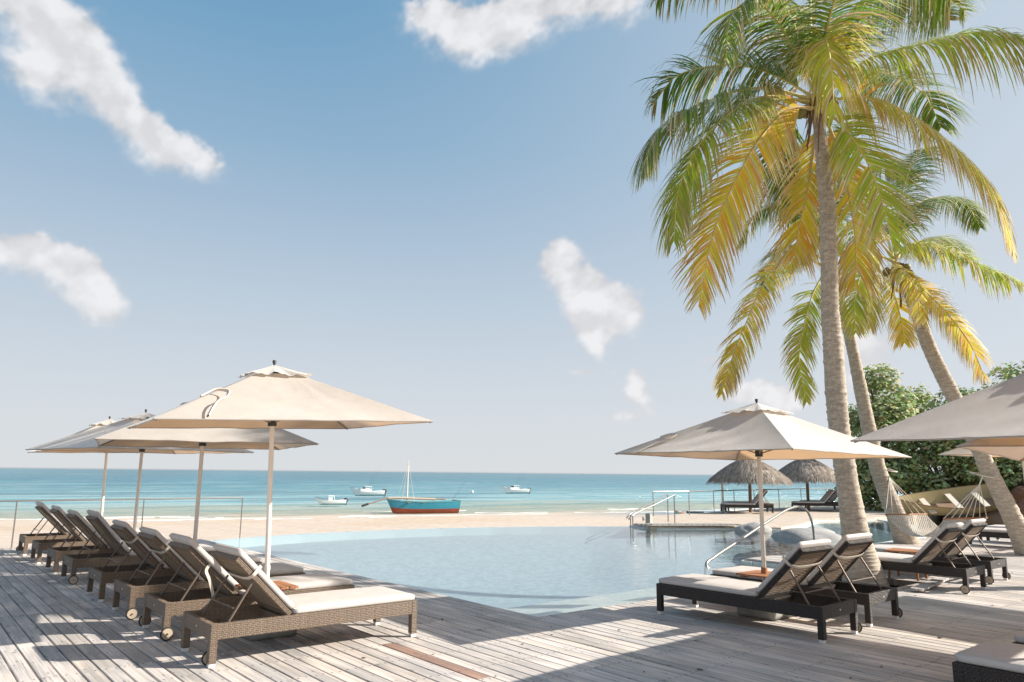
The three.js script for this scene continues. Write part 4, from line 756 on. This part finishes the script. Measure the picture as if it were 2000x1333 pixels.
// ---------------------------------------------------------------- broadleaf trees and bushes
function foliage(clumps, perClump, leafSize, seed, palette) {
  const r = seeded(seed), pos = [], col = [], idx = [], n = V(0, 0, 0), u = V(0, 0, 0), w = V(0, 0, 0);
  for (const [cx, cy, cz, R, tone] of clumps) for (let i = 0; i < perClump * R * R; i++) {
    n.set(r() - 0.5, r() - 0.5, r() - 0.5).normalize(); const rad = R * Math.pow(r(), 0.38) * (0.82 + 0.36 * fbm(n.x * 2.5 + cx, n.y * 2.5 + n.z * 2 + cz, 2));
    const px = cx + n.x * rad, py = cy + n.y * rad * 0.8, pz = cz + n.z * rad;
    n.set(n.x * 0.7 + r() - 0.5, n.y * 0.5 + 0.55 + r() * 0.5, n.z * 0.7 + r() - 0.5).normalize(); u.set(r() - 0.5, r() * 0.5 - 0.5, r() - 0.5).cross(n).normalize(); w.copy(n).cross(u);
    const l = leafSize * (0.6 + r() * 0.8), k = l * 0.42, o = pos.length / 3, bend = -0.22 * l;
    pos.push(px - u.x * l * 0.5, py - u.y * l * 0.5, pz - u.z * l * 0.5, px + w.x * k, py + w.y * k + bend * 0.2, pz + w.z * k, px + u.x * l * 0.5, py + u.y * l * 0.5 + bend, pz + u.z * l * 0.5, px - w.x * k, py - w.y * k + bend * 0.2, pz - w.z * k);
    const c = mixc(palette[0], palette[1], tone * 0.6 + r() * 0.5).map((v) => v * (0.75 + r() * 0.5)), c2 = r() < 0.02 ? [0.3, 0.22, 0.03] : c; for (let q = 0; q < 4; q++) col.push(...c2);
    idx.push(o, o + 1, o + 3, o + 1, o + 2, o + 3);
  }
  const g = new THREE.BufferGeometry(); g.setAttribute('position', new THREE.Float32BufferAttribute(pos, 3)); g.setAttribute('color', new THREE.Float32BufferAttribute(col, 3)); g.setIndex(idx); g.computeVertexNormals(); return g;
}
function broadleaf(name, label, category, pos, o) {
  const { spread: sp, height, n = 16, R = 1.2, per = 260, leaf = 0.19, seed, palette = [[0.12, 0.19, 0.055], [0.5, 0.56, 0.24]], low = 0.25, group } = o, r = seeded(seed * 31 + 7);
  const t = thing(name, label, category, pos, 0, group), clumps = [], limbs = [];
  for (let i = 0; i < n; i++) { const a = r() * 6.28, q = Math.sqrt(r()) * sp, f = low + (1 - low) * r(), env = Math.sqrt(Math.max(0.12, 1 - (q / sp) ** 2)); const y = height * (low + (f - low) * env * 1.0); clumps.push([Math.cos(a) * q, y, Math.sin(a) * q, R * (0.65 + r() * 0.6), r()]); }
  for (const [x, y, z] of clumps.slice(0, Math.min(n, 14))) { const k = [x * 0.3, y * 0.45, z * 0.3]; limbs.push(tube([[x * 0.05, 0, z * 0.05], k, [x * 0.75, y * 0.85, z * 0.75], [x, y, z]], 0.05, 10, 5)); }
  limbs.push(bar([0, -0.3, 0], [0.05, height * 0.45, 0], 0.16, 0.08, 10));
  part('trunk', join(limbs), M.branch, t); part('crown', foliage(clumps, per, leaf, seed, palette), M.leaf, t);
  return t;
}
const bg = 'sea grape thicket behind the hammock';
broadleaf('sea_grape_tree', 'tall sea grape tree left in the thicket, behind the two trunks', 'tree', [37.6, -0.2, -16.3], { spread: 1.9, height: 7.0, n: 40, R: 0.85, per: 420, seed: 1, group: bg, low: 0.18 });
broadleaf('sea_grape_tree', 'sea grape tree in the middle of the thicket, above the railing', 'tree', [39.9, -0.1, -14.6], { spread: 2.8, height: 6.9, n: 46, R: 0.95, per: 400, seed: 2, group: bg, low: 0.12 });
broadleaf('sea_grape_tree', 'sea grape tree behind the leaning palm trunk', 'tree', [41.2, 0, -12.6], { spread: 2.8, height: 7.2, n: 46, R: 0.95, per: 400, seed: 3, group: bg, low: 0.12 });
broadleaf('sea_grape_tree', 'sea grape tree at the right edge above the red rocks', 'tree', [42.6, 0, -10.6], { spread: 2.8, height: 7.6, n: 46, R: 0.95, per: 400, seed: 4, group: bg, low: 0.12 });
broadleaf('sea_grape_tree', 'low sea grape at the left end of the thicket near the shore', 'tree', [36.4, -0.3, -16.4], { spread: 0.8, height: 2.6, n: 9, R: 0.6, per: 300, seed: 5, group: bg, low: 0.2 });
for (const [i, x, y, z, label] of [[0, 40.2, 0.5, -10.9, 'yellow green shrub on the red rocks, nearer one'], [1, 42.3, 0.7, -9.9, 'yellow green shrub at the right edge behind the parasol pole']])
  broadleaf('shrub', label, 'shrub', [x, y, z], { spread: 1.1, height: 1.7, n: 9, R: 0.65, per: 420, leaf: 0.15, seed: 20 + i, palette: [[0.08, 0.12, 0.02], [0.3, 0.33, 0.06]], low: 0.2, group: 'shrubs on the red rocks' });
// ---------------------------------------------------------------- rocks
function rock(name, label, pos, size, mat, seed, group, rough = 0.25) {
  let g = new THREE.IcosahedronGeometry(1, 5); g.deleteAttribute('normal'); g.deleteAttribute('uv'); g = mergeVertices(g, 1e-4); const p = g.attributes.position, uv = [];
  for (let i = 0; i < p.count; i++) { const v = V(p.getX(i), p.getY(i), p.getZ(i)), n = fbm(v.x * 1.6 + seed * 3.3 + 8, v.z * 1.6 + v.y * 1.3 + seed, 4) - 0.5, q = fbm(v.x * 6 + seed, v.z * 6 + v.y * 5, 3) - 0.5; v.multiplyScalar(1 + n * rough * 2 + q * rough * 0.3); p.setXYZ(i, v.x * size[0], v.y * size[1], v.z * size[2]); uv.push(v.x * size[0] + v.y, v.z * size[2] + v.y); }
  g.setAttribute('uv', new THREE.Float32BufferAttribute(uv, 2)); g.computeVertexNormals();
  const m = part(numbered(name), g, mat, scene); m.position.set(...pos); m.userData = { label, category: 'rock' }; if (group) m.userData.group = group; return m;
}
rock('boulder', 'small grey boulder at the far pool edge beside the boards', [20.3, -0.1, -12.95], [0.62, 0.3, 0.5], M.stone, 1, 'grey boulders at the far pool edge');
rock('boulder', 'long low grey boulder in the pool behind the curved handrail', [19.6, -0.2, -10.85], [0.85, 0.36, 1.1], M.stone, 2, 'grey boulders at the far pool edge');
rock('boulder', 'flat pale boulder just left of the near palm trunk', [21.3, -0.2, -11.7], [1.1, 0.3, 0.6], M.stone, 3, 'grey boulders at the far pool edge');
rock('red_rock', 'red brown rock behind the leaning palm at the right edge', [36.6, 0.15, -9.9], [1.3, 0.85, 1.0], M.redRock, 4, 'red rocks at the right edge', 0.35);
rock('red_rock', 'larger red brown rock topped by shrubs at the right edge', [39.5, 0.3, -10.6], [2.2, 1.3, 1.6], M.redRock, 5, 'red rocks at the right edge', 0.35);

// ---------------------------------------------------------------- railings
function railing(label, posts, foot, height, r = 0.022, mat = M.steel, wires = 0) {
  const o = posts[0], t = thing('railing', label, 'railing', [o[0], foot, o[1]], 0, 'steel railings round the terrace');
  const P = posts.map(([x, z]) => [x - o[0], z - o[1]]);
  for (const [x, z] of P) part('post', bar([x, -0.1, z], [x, height - 0.01, z], r * 0.8, r * 0.8, 8), mat, t);
  part('top_rail', join(P.slice(1).map(([x, z], i) => bar([P[i][0], height, P[i][1]], [x, height, z], r, r, 8))), mat, t);
  for (let k = 1; k <= wires; k++) part('wire', join(P.slice(1).map(([x, z], i) => bar([P[i][0], height * k / (wires + 1), P[i][1]], [x, height * k / (wires + 1), z], 0.003, 0.003, 5))), mat, t);
  return t;
}
railing('steel railing behind the left row of loungers', [[-1.5, -18.0], [-0.2, -22.6], [2.6, -22.7], [5.6, -22.8], [8.4, -22.9]].slice(1), -0.42, 1.2, 0.021, M.steelDull);
railing('steel railing along the seaward edge of the far terrace', [[22.7, -18.75], [23.9, -18.2].map((v, i) => (i ? -18.5 : 24.6)), [26.6, -18.75], [28.6, -19.1], [30.8, -19.5], [33.5, -19.85], [36.2, -20.2], [39.2, -20.4], [42.5, -20.7]], 0.02, 0.93, 0.022, M.steelDull);
railing('steel railing in front of the sea grape thicket', [[36.2, -16.9], [38.4, -15.4], [40.6, -13.9], [42.2, -12.9]], 0.02, 0.95, 0.022, M.steel, 2);
function stairRail(label, low, high) {
  const t = thing('stair_handrail', label, 'handrail', [low[0], 0, low[2]], 0, 'handrails of the stair at the pool end'), rel = (p) => [p[0] - low[0], p[1], p[2] - low[2]], a = rel(low), b = rel(high);
  part('rail', tube([[a[0] - 0.12, a[1] - 0.1, a[2] - 0.02], a, [(a[0] + b[0]) / 2, (a[1] + b[1]) / 2, (a[2] + b[2]) / 2], b], 0.022, 24, 8), M.steelDull, t);
  for (const f of [0.02, 0.98]) part('post', bar([lerp(a[0], b[0], f), -0.25, lerp(a[2], b[2], f)], [lerp(a[0], b[0], f), lerp(a[1], b[1], f), lerp(a[2], b[2], f)], 0.018, 0.018, 8), M.steelDull, t);
}
stairRail('sloping stair handrail at the far pool end, farther one', [17.75, 0.37, -15.6], [20.6, 0.95, -16.35]);
stairRail('sloping stair handrail at the far pool end, nearer one', [17.45, 0.36, -15.25], [20.0, 0.95, -15.6]);
{ // the pool's own grab rail
  const t = thing('pool_handrail', 'curved steel grab rail bending down into the pool', 'handrail', [12.1, 0, -8.75]);
  part('rail', tube([[-0.02, -0.5, -0.02], [0.0, -0.06, 0], [0.25, 0.02, -0.04], [1.6, 0.3, -0.27], [3.2, 0.64, -0.53], [4.3, 0.84, -0.7], [5.0, 0.86, -0.82], [5.6, 0.7, -0.96], [5.95, 0.4, -1.06], [6.1, 0, -1.12], [6.15, -0.5, -1.14]], 0.028, 80, 10), M.steel, t);
  part('flange', at(new THREE.CylinderGeometry(0.07, 0.07, 0.02, 16), 6.15, -0.46, -1.14), M.steel, t);
}

// ---------------------------------------------------------------- thatched parasols on the far terrace
function thatched(label, pos, R, rim, top, seed, extra) {
  const t = thing('thatched_parasol', label, 'parasol', pos, 0, 'thatched parasols on the far terrace'), r = seeded(seed), gp = [], gc = [], gi = [];
  part('pole', bar([0, 0, 0], [0.05, top - 0.1, 0], 0.075, 0.06, 10), M.boatWood, t);
  if (extra) part('pole', bar(extra[0], extra[1], 0.05, 0.045, 8), M.mast, t, 'thin pale post at the rim');
  for (let k = 0; k < 8; k++) { const a = k * Math.PI / 4; part('rafter', bar([0, top - 0.14, 0], [Math.cos(a) * R * 0.94, rim + 0.02, Math.sin(a) * R * 0.94], 0.025, 0.02, 6), M.boatWood, t); }
  for (let i = 0; i < 4200; i++) {                                   // overlapping palm straw, shaggy at the rim
    const a = r() * 6.283, f = Math.sqrt(r()), len = 0.4 + r() * 0.3, w = 0.012 + r() * 0.02, off = r() * 0.05, o = gp.length / 3;
    const y = (q) => lerp(top, rim, q) + 0.10 * Math.sin(Math.PI * q), a2 = a + (r() - 0.5) * 0.22;
    const p0 = [Math.cos(a) * R * f, y(f) + off + 0.03, Math.sin(a) * R * f], f2 = f + len / R, over = Math.max(0, f2 - 1), q2 = Math.min(f2, 1) + over * 0.4, p1 = [Math.cos(a2) * R * q2, y(Math.min(1, f2)) + off * 0.6 + (r() - 0.35) * 0.05 - over * R * 0.45, Math.sin(a2) * R * q2];
    const sx = -Math.sin(a) * w, sz = Math.cos(a) * w; gp.push(p0[0] + sx, p0[1], p0[2] + sz, p0[0] - sx, p0[1], p0[2] - sz, p1[0], p1[1], p1[2]);
    const c = mixc([0.17, 0.135, 0.105], [0.5, 0.43, 0.36], r() * r() + 0.15 * r()); gc.push(...c, ...c, ...c); gi.push(o, o + 1, o + 2);
  }
  const g = new THREE.BufferGeometry(); g.setAttribute('position', new THREE.Float32BufferAttribute(gp, 3)); g.setAttribute('color', new THREE.Float32BufferAttribute(gc, 3)); g.setIndex(gi); g.computeVertexNormals();
  const th = part('thatch', g, M.thatch, t);
  const under = new THREE.LatheGeometry([[0.02, top], [R * 0.3, lerp(top, rim, 0.3) + 0.07], [R * 0.6, lerp(top, rim, 0.6) + 0.08], [R, rim]].map(([x, y]) => new THREE.Vector2(x, y)), 40); part('thatch_lining', under, std([0.2, 0.15, 0.11], 0.95, { side: THREE.DoubleSide }), th);
}
thatched('left thatched parasol on the far terrace', [28.9, 0.03, -18.5], 1.68, 1.36, 2.36, 5, [[-1.15, 0, -0.6], [-1.15, 1.7, -0.6]]);
thatched('right thatched parasol on the far terrace, behind the palm trunk', [33.4, 0.03, -18.3], 1.66, 1.42, 2.46, 6);

// ---------------------------------------------------------------- hammock between the two leaning palms
{
  const A = V(18.72, 1.78, -8.2), B = V(17.78, 1.66, -5.78), t = thing('hammock', 'white rope hammock slung between the leaning palms', 'hammock', [18.2, 0, -7]);
  const O = V(18.2, 0, -7), axis = B.clone().sub(A).setY(0).normalize(), side = V(axis.z, 0, -axis.x);
  const drop = (f, s) => { const p = A.clone().lerp(B, f); const bow = 4 * (f - 0.5) * (f - 0.5); return p.addScaledVector(side, s).setY(0.3 + 1.2 * bow).sub(O); };
  const W = 0.62, f0 = 0.2, f1 = 0.8, arr = (v) => [v.x, v.y, v.z];
  for (const f of [f0, f1]) part('spreader_bar', bar(arr(drop(f, -W)), arr(drop(f, W)), 0.02, 0.02, 8), M.teak, t);
  const net = [];
  const fold = (x) => { const y = (((x + W) % (4 * W)) + 4 * W) % (4 * W); return y < 2 * W ? y - W : 3 * W - y; };
  for (let k = -11; k <= 11; k++) for (const dir of [1, -1]) { const p = []; for (let i = 0; i <= 16; i++) p.push(arr(drop(lerp(f0, f1, i / 16), fold(k / 11 * W + dir * (i / 16) * 1.3)))); net.push(tube(p, 0.0065, 26, 4)); }
  part('net', join(net), M.rope, t);
  for (const [f, tip] of [[f0, A], [f1, B]]) { const e = tip.clone().lerp(f === f0 ? B : A, 0.04).sub(O).setY(tip.y - 0.2), l = []; for (let k = -3; k <= 3; k++) l.push(bar(arr(drop(f, k / 3 * W)), arr(e), 0.008, 0.008, 5)); l.push(bar(arr(e), arr(tip.clone().sub(O)), 0.016, 0.016, 6)); part('suspension_ropes', join(l), M.rope, t); }
  for (const [p, R] of [[A, 0.25], [B, 0.235]]) part('trunk_loop', at(new THREE.TorusGeometry(R, 0.011, 6, 28), p.x - O.x + (p === B ? -0.02 : 0.02), p.y, p.z - O.z, Math.PI / 2 + 0.25, 0, 0), M.rope, t);
}

// ---------------------------------------------------------------- boats
// hull sections: along x from -L/2 (bow) to L/2; returns the strip between two fractions of the side
function hullStrip(L, beam, depth, v0, v1, opt = {}) {
  const { sheer = 0.18, bow = 0.8, transom = 0.75, flare = 0.8, nx = 26, nv = 6 } = opt, pos = [], idx = [], uv = [];
  for (const sg of [-1, 1]) { const o = pos.length / 3;
    for (let i = 0; i <= nx; i++) for (let j = 0; j <= nv; j++) {
      const f = i / nx, v = lerp(v0, v1, j / nv), fore = 1 - f;                // f 0 = bow
      const wide = beam / 2 * Math.pow(Math.sin(Math.PI * clamp(lerp(0, transom, f), 0, 0.5 + f * 0.12)), 0.75), keel = depth * 0.14 * (Math.pow(fore, 6));
      const y = lerp(keel, depth * (1 + sheer * Math.pow(Math.abs(f - 0.55) * 1.9, 2) * (f < 0.55 ? 1.4 : 0.8)), v), w = wide * Math.pow(v, flare * 0.42), rake = (1 - v) * 0.16 * L * Math.pow(fore, 4) * bow;
      pos.push(-L / 2 + f * L + rake, y, sg * w); uv.push(f * L, v * depth);
    }
    for (let i = 0; i < nx; i++) for (let j = 0; j < nv; j++) { const a = o + i * (nv + 1) + j; idx.push(a, a + nv + 1, a + 1, a + 1, a + nv + 1, a + nv + 2); } }
  // stern
  const o = pos.length / 3; for (let j = 0; j <= nv; j++) for (const sg of [-1, 1]) { const k = ((sg < 0 ? 0 : (nx + 1) * (nv + 1)) + nx * (nv + 1) + j) * 3; pos.push(pos[k], pos[k + 1], pos[k + 2]); uv.push(pos[k + 2], pos[k + 1]); }
  for (let j = 0; j < nv; j++) { const a = o + j * 2; idx.push(a, a + 1, a + 2, a + 1, a + 3, a + 2); }
  const g = new THREE.BufferGeometry(); g.setAttribute('position', new THREE.Float32BufferAttribute(pos, 3)); g.setAttribute('uv', new THREE.Float32BufferAttribute(uv, 2)); g.setIndex(idx); g.computeVertexNormals(); return g;
}
function deckSheet(L, beam, depth, v, opt, inset = 0) { // horizontal sheet across the hull at fraction v
  const g = hullStrip(L, beam, depth, v, v, { ...opt, nv: 1 }), p = g.attributes.position, n = (opt.nx ?? 26) + 1, pos = [], idx = [], uv = [];
  for (let i = 0; i < n; i++) for (const s of [0, 1]) { const k = (s * n + i) * 2; pos.push(p.getX(k), p.getY(k) - inset, p.getZ(k)); uv.push(p.getX(k), p.getZ(k)); }
  for (let i = 0; i < n - 1; i++) { const a = i * 2; idx.push(a, a + 1, a + 2, a + 1, a + 3, a + 2); }
  const q = new THREE.BufferGeometry(); q.setAttribute('position', new THREE.Float32BufferAttribute(pos, 3)); q.setAttribute('uv', new THREE.Float32BufferAttribute(uv, 2)); q.setIndex(idx); q.computeVertexNormals(); return q;
}
for (const k of ['boatBlue', 'boatRed', 'boatTeal', 'boatWhite', 'boatWood', 'dinghy']) M[k].side = THREE.DoubleSide;
{ // beached sailing dhow: bow to the left, stern to the right
  const t = thing('sailing_boat', 'blue and red wooden sailing boat beached at the water line', 'boat', [38.8, -2.28, -59.6], -Math.atan2(3.86, 5.14) + 0.42), L = 7.0, bm = 1.9, D = 1.2, o = { sheer: 0.12, bow: 0.55, transom: 0.66 };
  part('lower_hull', hullStrip(L, bm, D, 0, 0.42, o), M.boatRed, t, 'red brown lower hull');
  const up = part('upper_hull', hullStrip(L, bm, D, 0.42, 0.93, o), M.boatBlue, t, 'bright blue upper hull');
  part('gunwale', hullStrip(L * 1.004, bm * 1.03, D, 0.92, 1.0, o), M.boatTeal, up, 'faded teal top strake');
  part('inner_deck', deckSheet(L, bm, D, 0.8, o), M.boatWood, t);
  for (const x of [-1.6, -0.2, 1.2]) part('thwart', box(0.28, 0.05, bm * 0.9, x, D * 0.93, 0), M.boatWood, t);
  const mx = -L / 2 + L * 0.235 + 0.3; part('mast', bar([mx, 0.3, 0], [mx + 0.05, 4.95, 0], 0.07, 0.035, 8), M.mast, t);
  for (const [dx, dz] of [[-0.75, 0.8], [-0.7, -0.8], [0.45, 0.85], [0.45, -0.85]]) part('stay', bar([mx + dx, D, dz], [mx + 0.05, 4.8, 0], 0.011, 0.008, 5), M.mast, t);
  part('boom', tube([[-L / 2 - 2.2, D * 0.72, 0.2], [-L / 2 - 0.5, D * 1.12, 0.15], [-L / 2 + 0.4, D * 1.28, 0.1], [L / 2 - 1.2, D * 1.12, 0.0]], 0.06, 30, 6), M.boatWood, t);
  part('furled_sail', tube([[-L / 2 + 0.1, D * 1.25, 0.1], [-L / 2 + 1.1, D * 1.27, 0.1], [-0.4, D * 1.2, 0.05], [1.3, D * 1.14, 0]], 0.1, 24, 8), std([0.4, 0.34, 0.27], 0.95), t);
  part('boom_float', tube([[-L / 2 - 2.35, D * 0.68, 0.2], [-L / 2 - 1.75, D * 0.84, 0.19]], 0.1, 6, 8), M.innerDark, t);
  part('rudder', box(0.1, 1.0, 0.05, L / 2 + 0.04, 0.62, 0, 0, 0, -0.12), M.mast, t);
  part('fishing_rod', bar([L / 2 - 0.75, D, 0.4], [L / 2 + 0.65, D + 1.9, 0.4], 0.014, 0.008, 5), M.innerDark, t);
}
function motorBoat(label, pos, turn, L, o = {}) {
  const t = thing('motor_boat', label, 'boat', pos, turn, 'white motor boats at anchor'), D = L * 0.13, bm = L * 0.34, h = { sheer: 0.5, bow: 1.1, transom: 0.6 };
  part('hull', hullStrip(L, bm, D, 0.0, 1, h), M.boatWhite, t);
  part('water_line', hullStrip(L * 0.985, bm * 0.98, D, 0.0, 0.36, h), o.line ?? M.boatTeal, t).position.y = -0.012;
  part('foredeck', deckSheet(L, bm, D, 0.98, h), M.boatWhite, t);
  if (o.cabin) {
    const c = part('cabin', cushion(L * 0.34, D * 0.62, bm * 0.66, 0.12, 0.02, 2, 8, 6, 6).translate(-L * 0.06, D * 1.25, 0), M.boatWhite, t);
    part('windscreen', join([box(0.04, D * 0.5, bm * 0.56, -L * 0.085, D * 1.75, 0, 0, 0, -0.5)]), M.glassDark, c);
  }
  const tx = o.cabin ? L * 0.03 : L * 0.02, th = D * (o.cabin ? 2.1 : 2.2);
  part('canopy_top', box(L * 0.2, 0.06, bm * 0.62, tx, th, 0), M.boatWhite, t);
  for (const [a, b] of [[-1, 1], [-1, -1], [1, 1], [1, -1]]) part('canopy_post', bar([tx + a * L * 0.075 + (a > 0 ? 0.12 : -0.05), D * 0.9, b * bm * 0.3], [tx + a * L * 0.085, th, b * bm * 0.28], 0.03, 0.025, 6), M.boatWhite, t);
  part('console', box(L * 0.09, D * 0.95, bm * 0.34, tx - L * 0.02, D * 1.3, 0), M.boatWhite, t);
  part('bow_rail', tube([[-L * 0.2, D * 1.5, bm * 0.36], [-L * 0.42, D * 1.85, bm * 0.14], [-L * 0.5, D * 1.9, 0], [-L * 0.42, D * 1.85, -bm * 0.14], [-L * 0.2, D * 1.5, -bm * 0.36]], 0.025, 24, 5), M.steelDull, t);
  for (const s of o.cabin ? [-1, 1] : [0]) { const e = part('outboard_motor', join([cushion(0.42, 0.5, 0.36, 0.1, 0, 4, 4, 4, 4).translate(L * 0.54, D * 1.15, s * 0.28), box(0.16, D * 1.2, 0.14, L * 0.54, D * 0.5, s * 0.28)]), M.engine, t); }
  for (const s of o.rods ? [-1, 1] : []) part('outrigger_rod', bar([tx + L * 0.06, th, s * bm * 0.2], [tx + L * 0.28, th + L * 0.5, s * bm * 0.5], 0.012, 0.007, 5), M.innerDark, t);
}
motorBoat('white open motor boat nearest the left of the sailing boat', [40.4, SEA_Y - 0.12, -82], -0.12, 3.7);
motorBoat('white cabin motor boat with black engines and two tall rods', [60.2, SEA_Y - 0.14, -109.2], -0.2, 5.7, { cabin: true, rods: true });
motorBoat('white cabin motor boat farthest out, right of the sailing boat', [93.7, SEA_Y - 0.14, -111.6], -0.25, 5.8, { cabin: true, rods: true });
{ const b = part('mooring_buoy', new THREE.SphereGeometry(0.32, 16, 12), M.boatWhite, scene); b.position.set(87.5, SEA_Y + 0.08, -117); b.userData = { label: 'white mooring buoy left of the farthest motor boat', category: 'buoy' }; }
{ // old dinghy lying heeled over behind the hammock, its open side towards the pool
  const t = thing('dinghy', 'old olive wooden dinghy lying heeled over behind the hammock', 'boat', [35.2, 0.12, -12.9], -0.69), L = 4.6, o = { sheer: 0.25, bow: 0.6, transom: 0.7 };
  t.rotation.set(0.55, -0.69, 0.11, 'YXZ');
  part('hull', hullStrip(L, 1.5, 0.7, 0, 1, o), M.dinghy, t);
  part('floor', deckSheet(L, 1.5, 0.7, 0.3, o), M.boatWood, t);
  for (const x of [-1.0, 0.2, 1.3]) part('thwart', box(0.24, 0.04, 1.25, x, 0.5, 0), M.mast, t);
  part('gunwale', hullStrip(L * 1.005, 1.56, 0.7, 0.93, 1.02, o), M.boatWood, t);
}
{ const t = thing('rowing_boat', 'small blue rowing boat half hidden behind the left thatched parasol', 'boat', [34.5, -1.2, -26.2], 0.3), o = { sheer: 0.3, bow: 0.8, transom: 0.62 };
  part('hull', hullStrip(3.2, 1.1, 0.62, 0, 0.9, o), M.boatBlue, t); part('gunwale', hullStrip(3.22, 1.14, 0.62, 0.88, 1, o), M.boatWood, t); part('thwart', box(0.22, 0.04, 0.95, 0.2, 0.5, 0), M.boatWood, t); }
{ // thin broken lines of foam where the wavelets run out on the flats
  const r = seeded(515), l = [];
  for (let i = 0; i < 34; i++) { const s = 60 + r() * r() * 16, t0 = -30 + r() * 120, L = 2 + r() * 9, w = 0.05 + r() * 0.13, pts = []; for (let k = 0; k <= 8; k++) { const t = t0 + L * k / 8, ss = s + (fbm(t / 3 + i * 7, i, 3) - 0.5) * 1.6; pts.push([0.279 * ss + 0.96 * t, Math.max(SEA_Y + 0.06, sandY(0.279 * ss + 0.96 * t, -0.96 * ss + 0.279 * t) + 0.03), -0.96 * ss + 0.279 * t]); } l.push(ribbon(pts, w, [0.279, 0, -0.96], 16, 0.04)); }
  const m = part('surf_foam', join(l), std([0.8, 0.82, 0.82], 0.9), scene); m.userData = { kind: 'stuff', label: 'thin white foam lines along the shallow shore', category: 'foam' };
}
{ // dry leaf bits and seed husks blown over the boards
  const r = seeded(404), l = [];
  for (let i = 0; i < 420; i++) { const x = -1 + r() * 16, z = x < 5.8 ? -17 + r() * 17 : -6.4 + r() * 6.2, s = 0.008 + r() * r() * 0.035; l.push(at(new THREE.TetrahedronGeometry(s, 0).scale(1, 0.22, 0.55), x, 0.004 + s * 0.1, z, (r() - 0.5) * 0.3, r() * 6.28, (r() - 0.5) * 0.3)); }
  const m = part('leaf_litter', join(l), std([0.12, 0.075, 0.045], 0.9), scene); m.userData = { kind: 'stuff', label: 'dry brown leaf bits scattered over the boards', category: 'leaf litter' };
}
scene.traverse((o) => { if (o.isMesh) { o.castShadow = true; o.receiveShadow = true; } });
renderer.render(scene, camera);
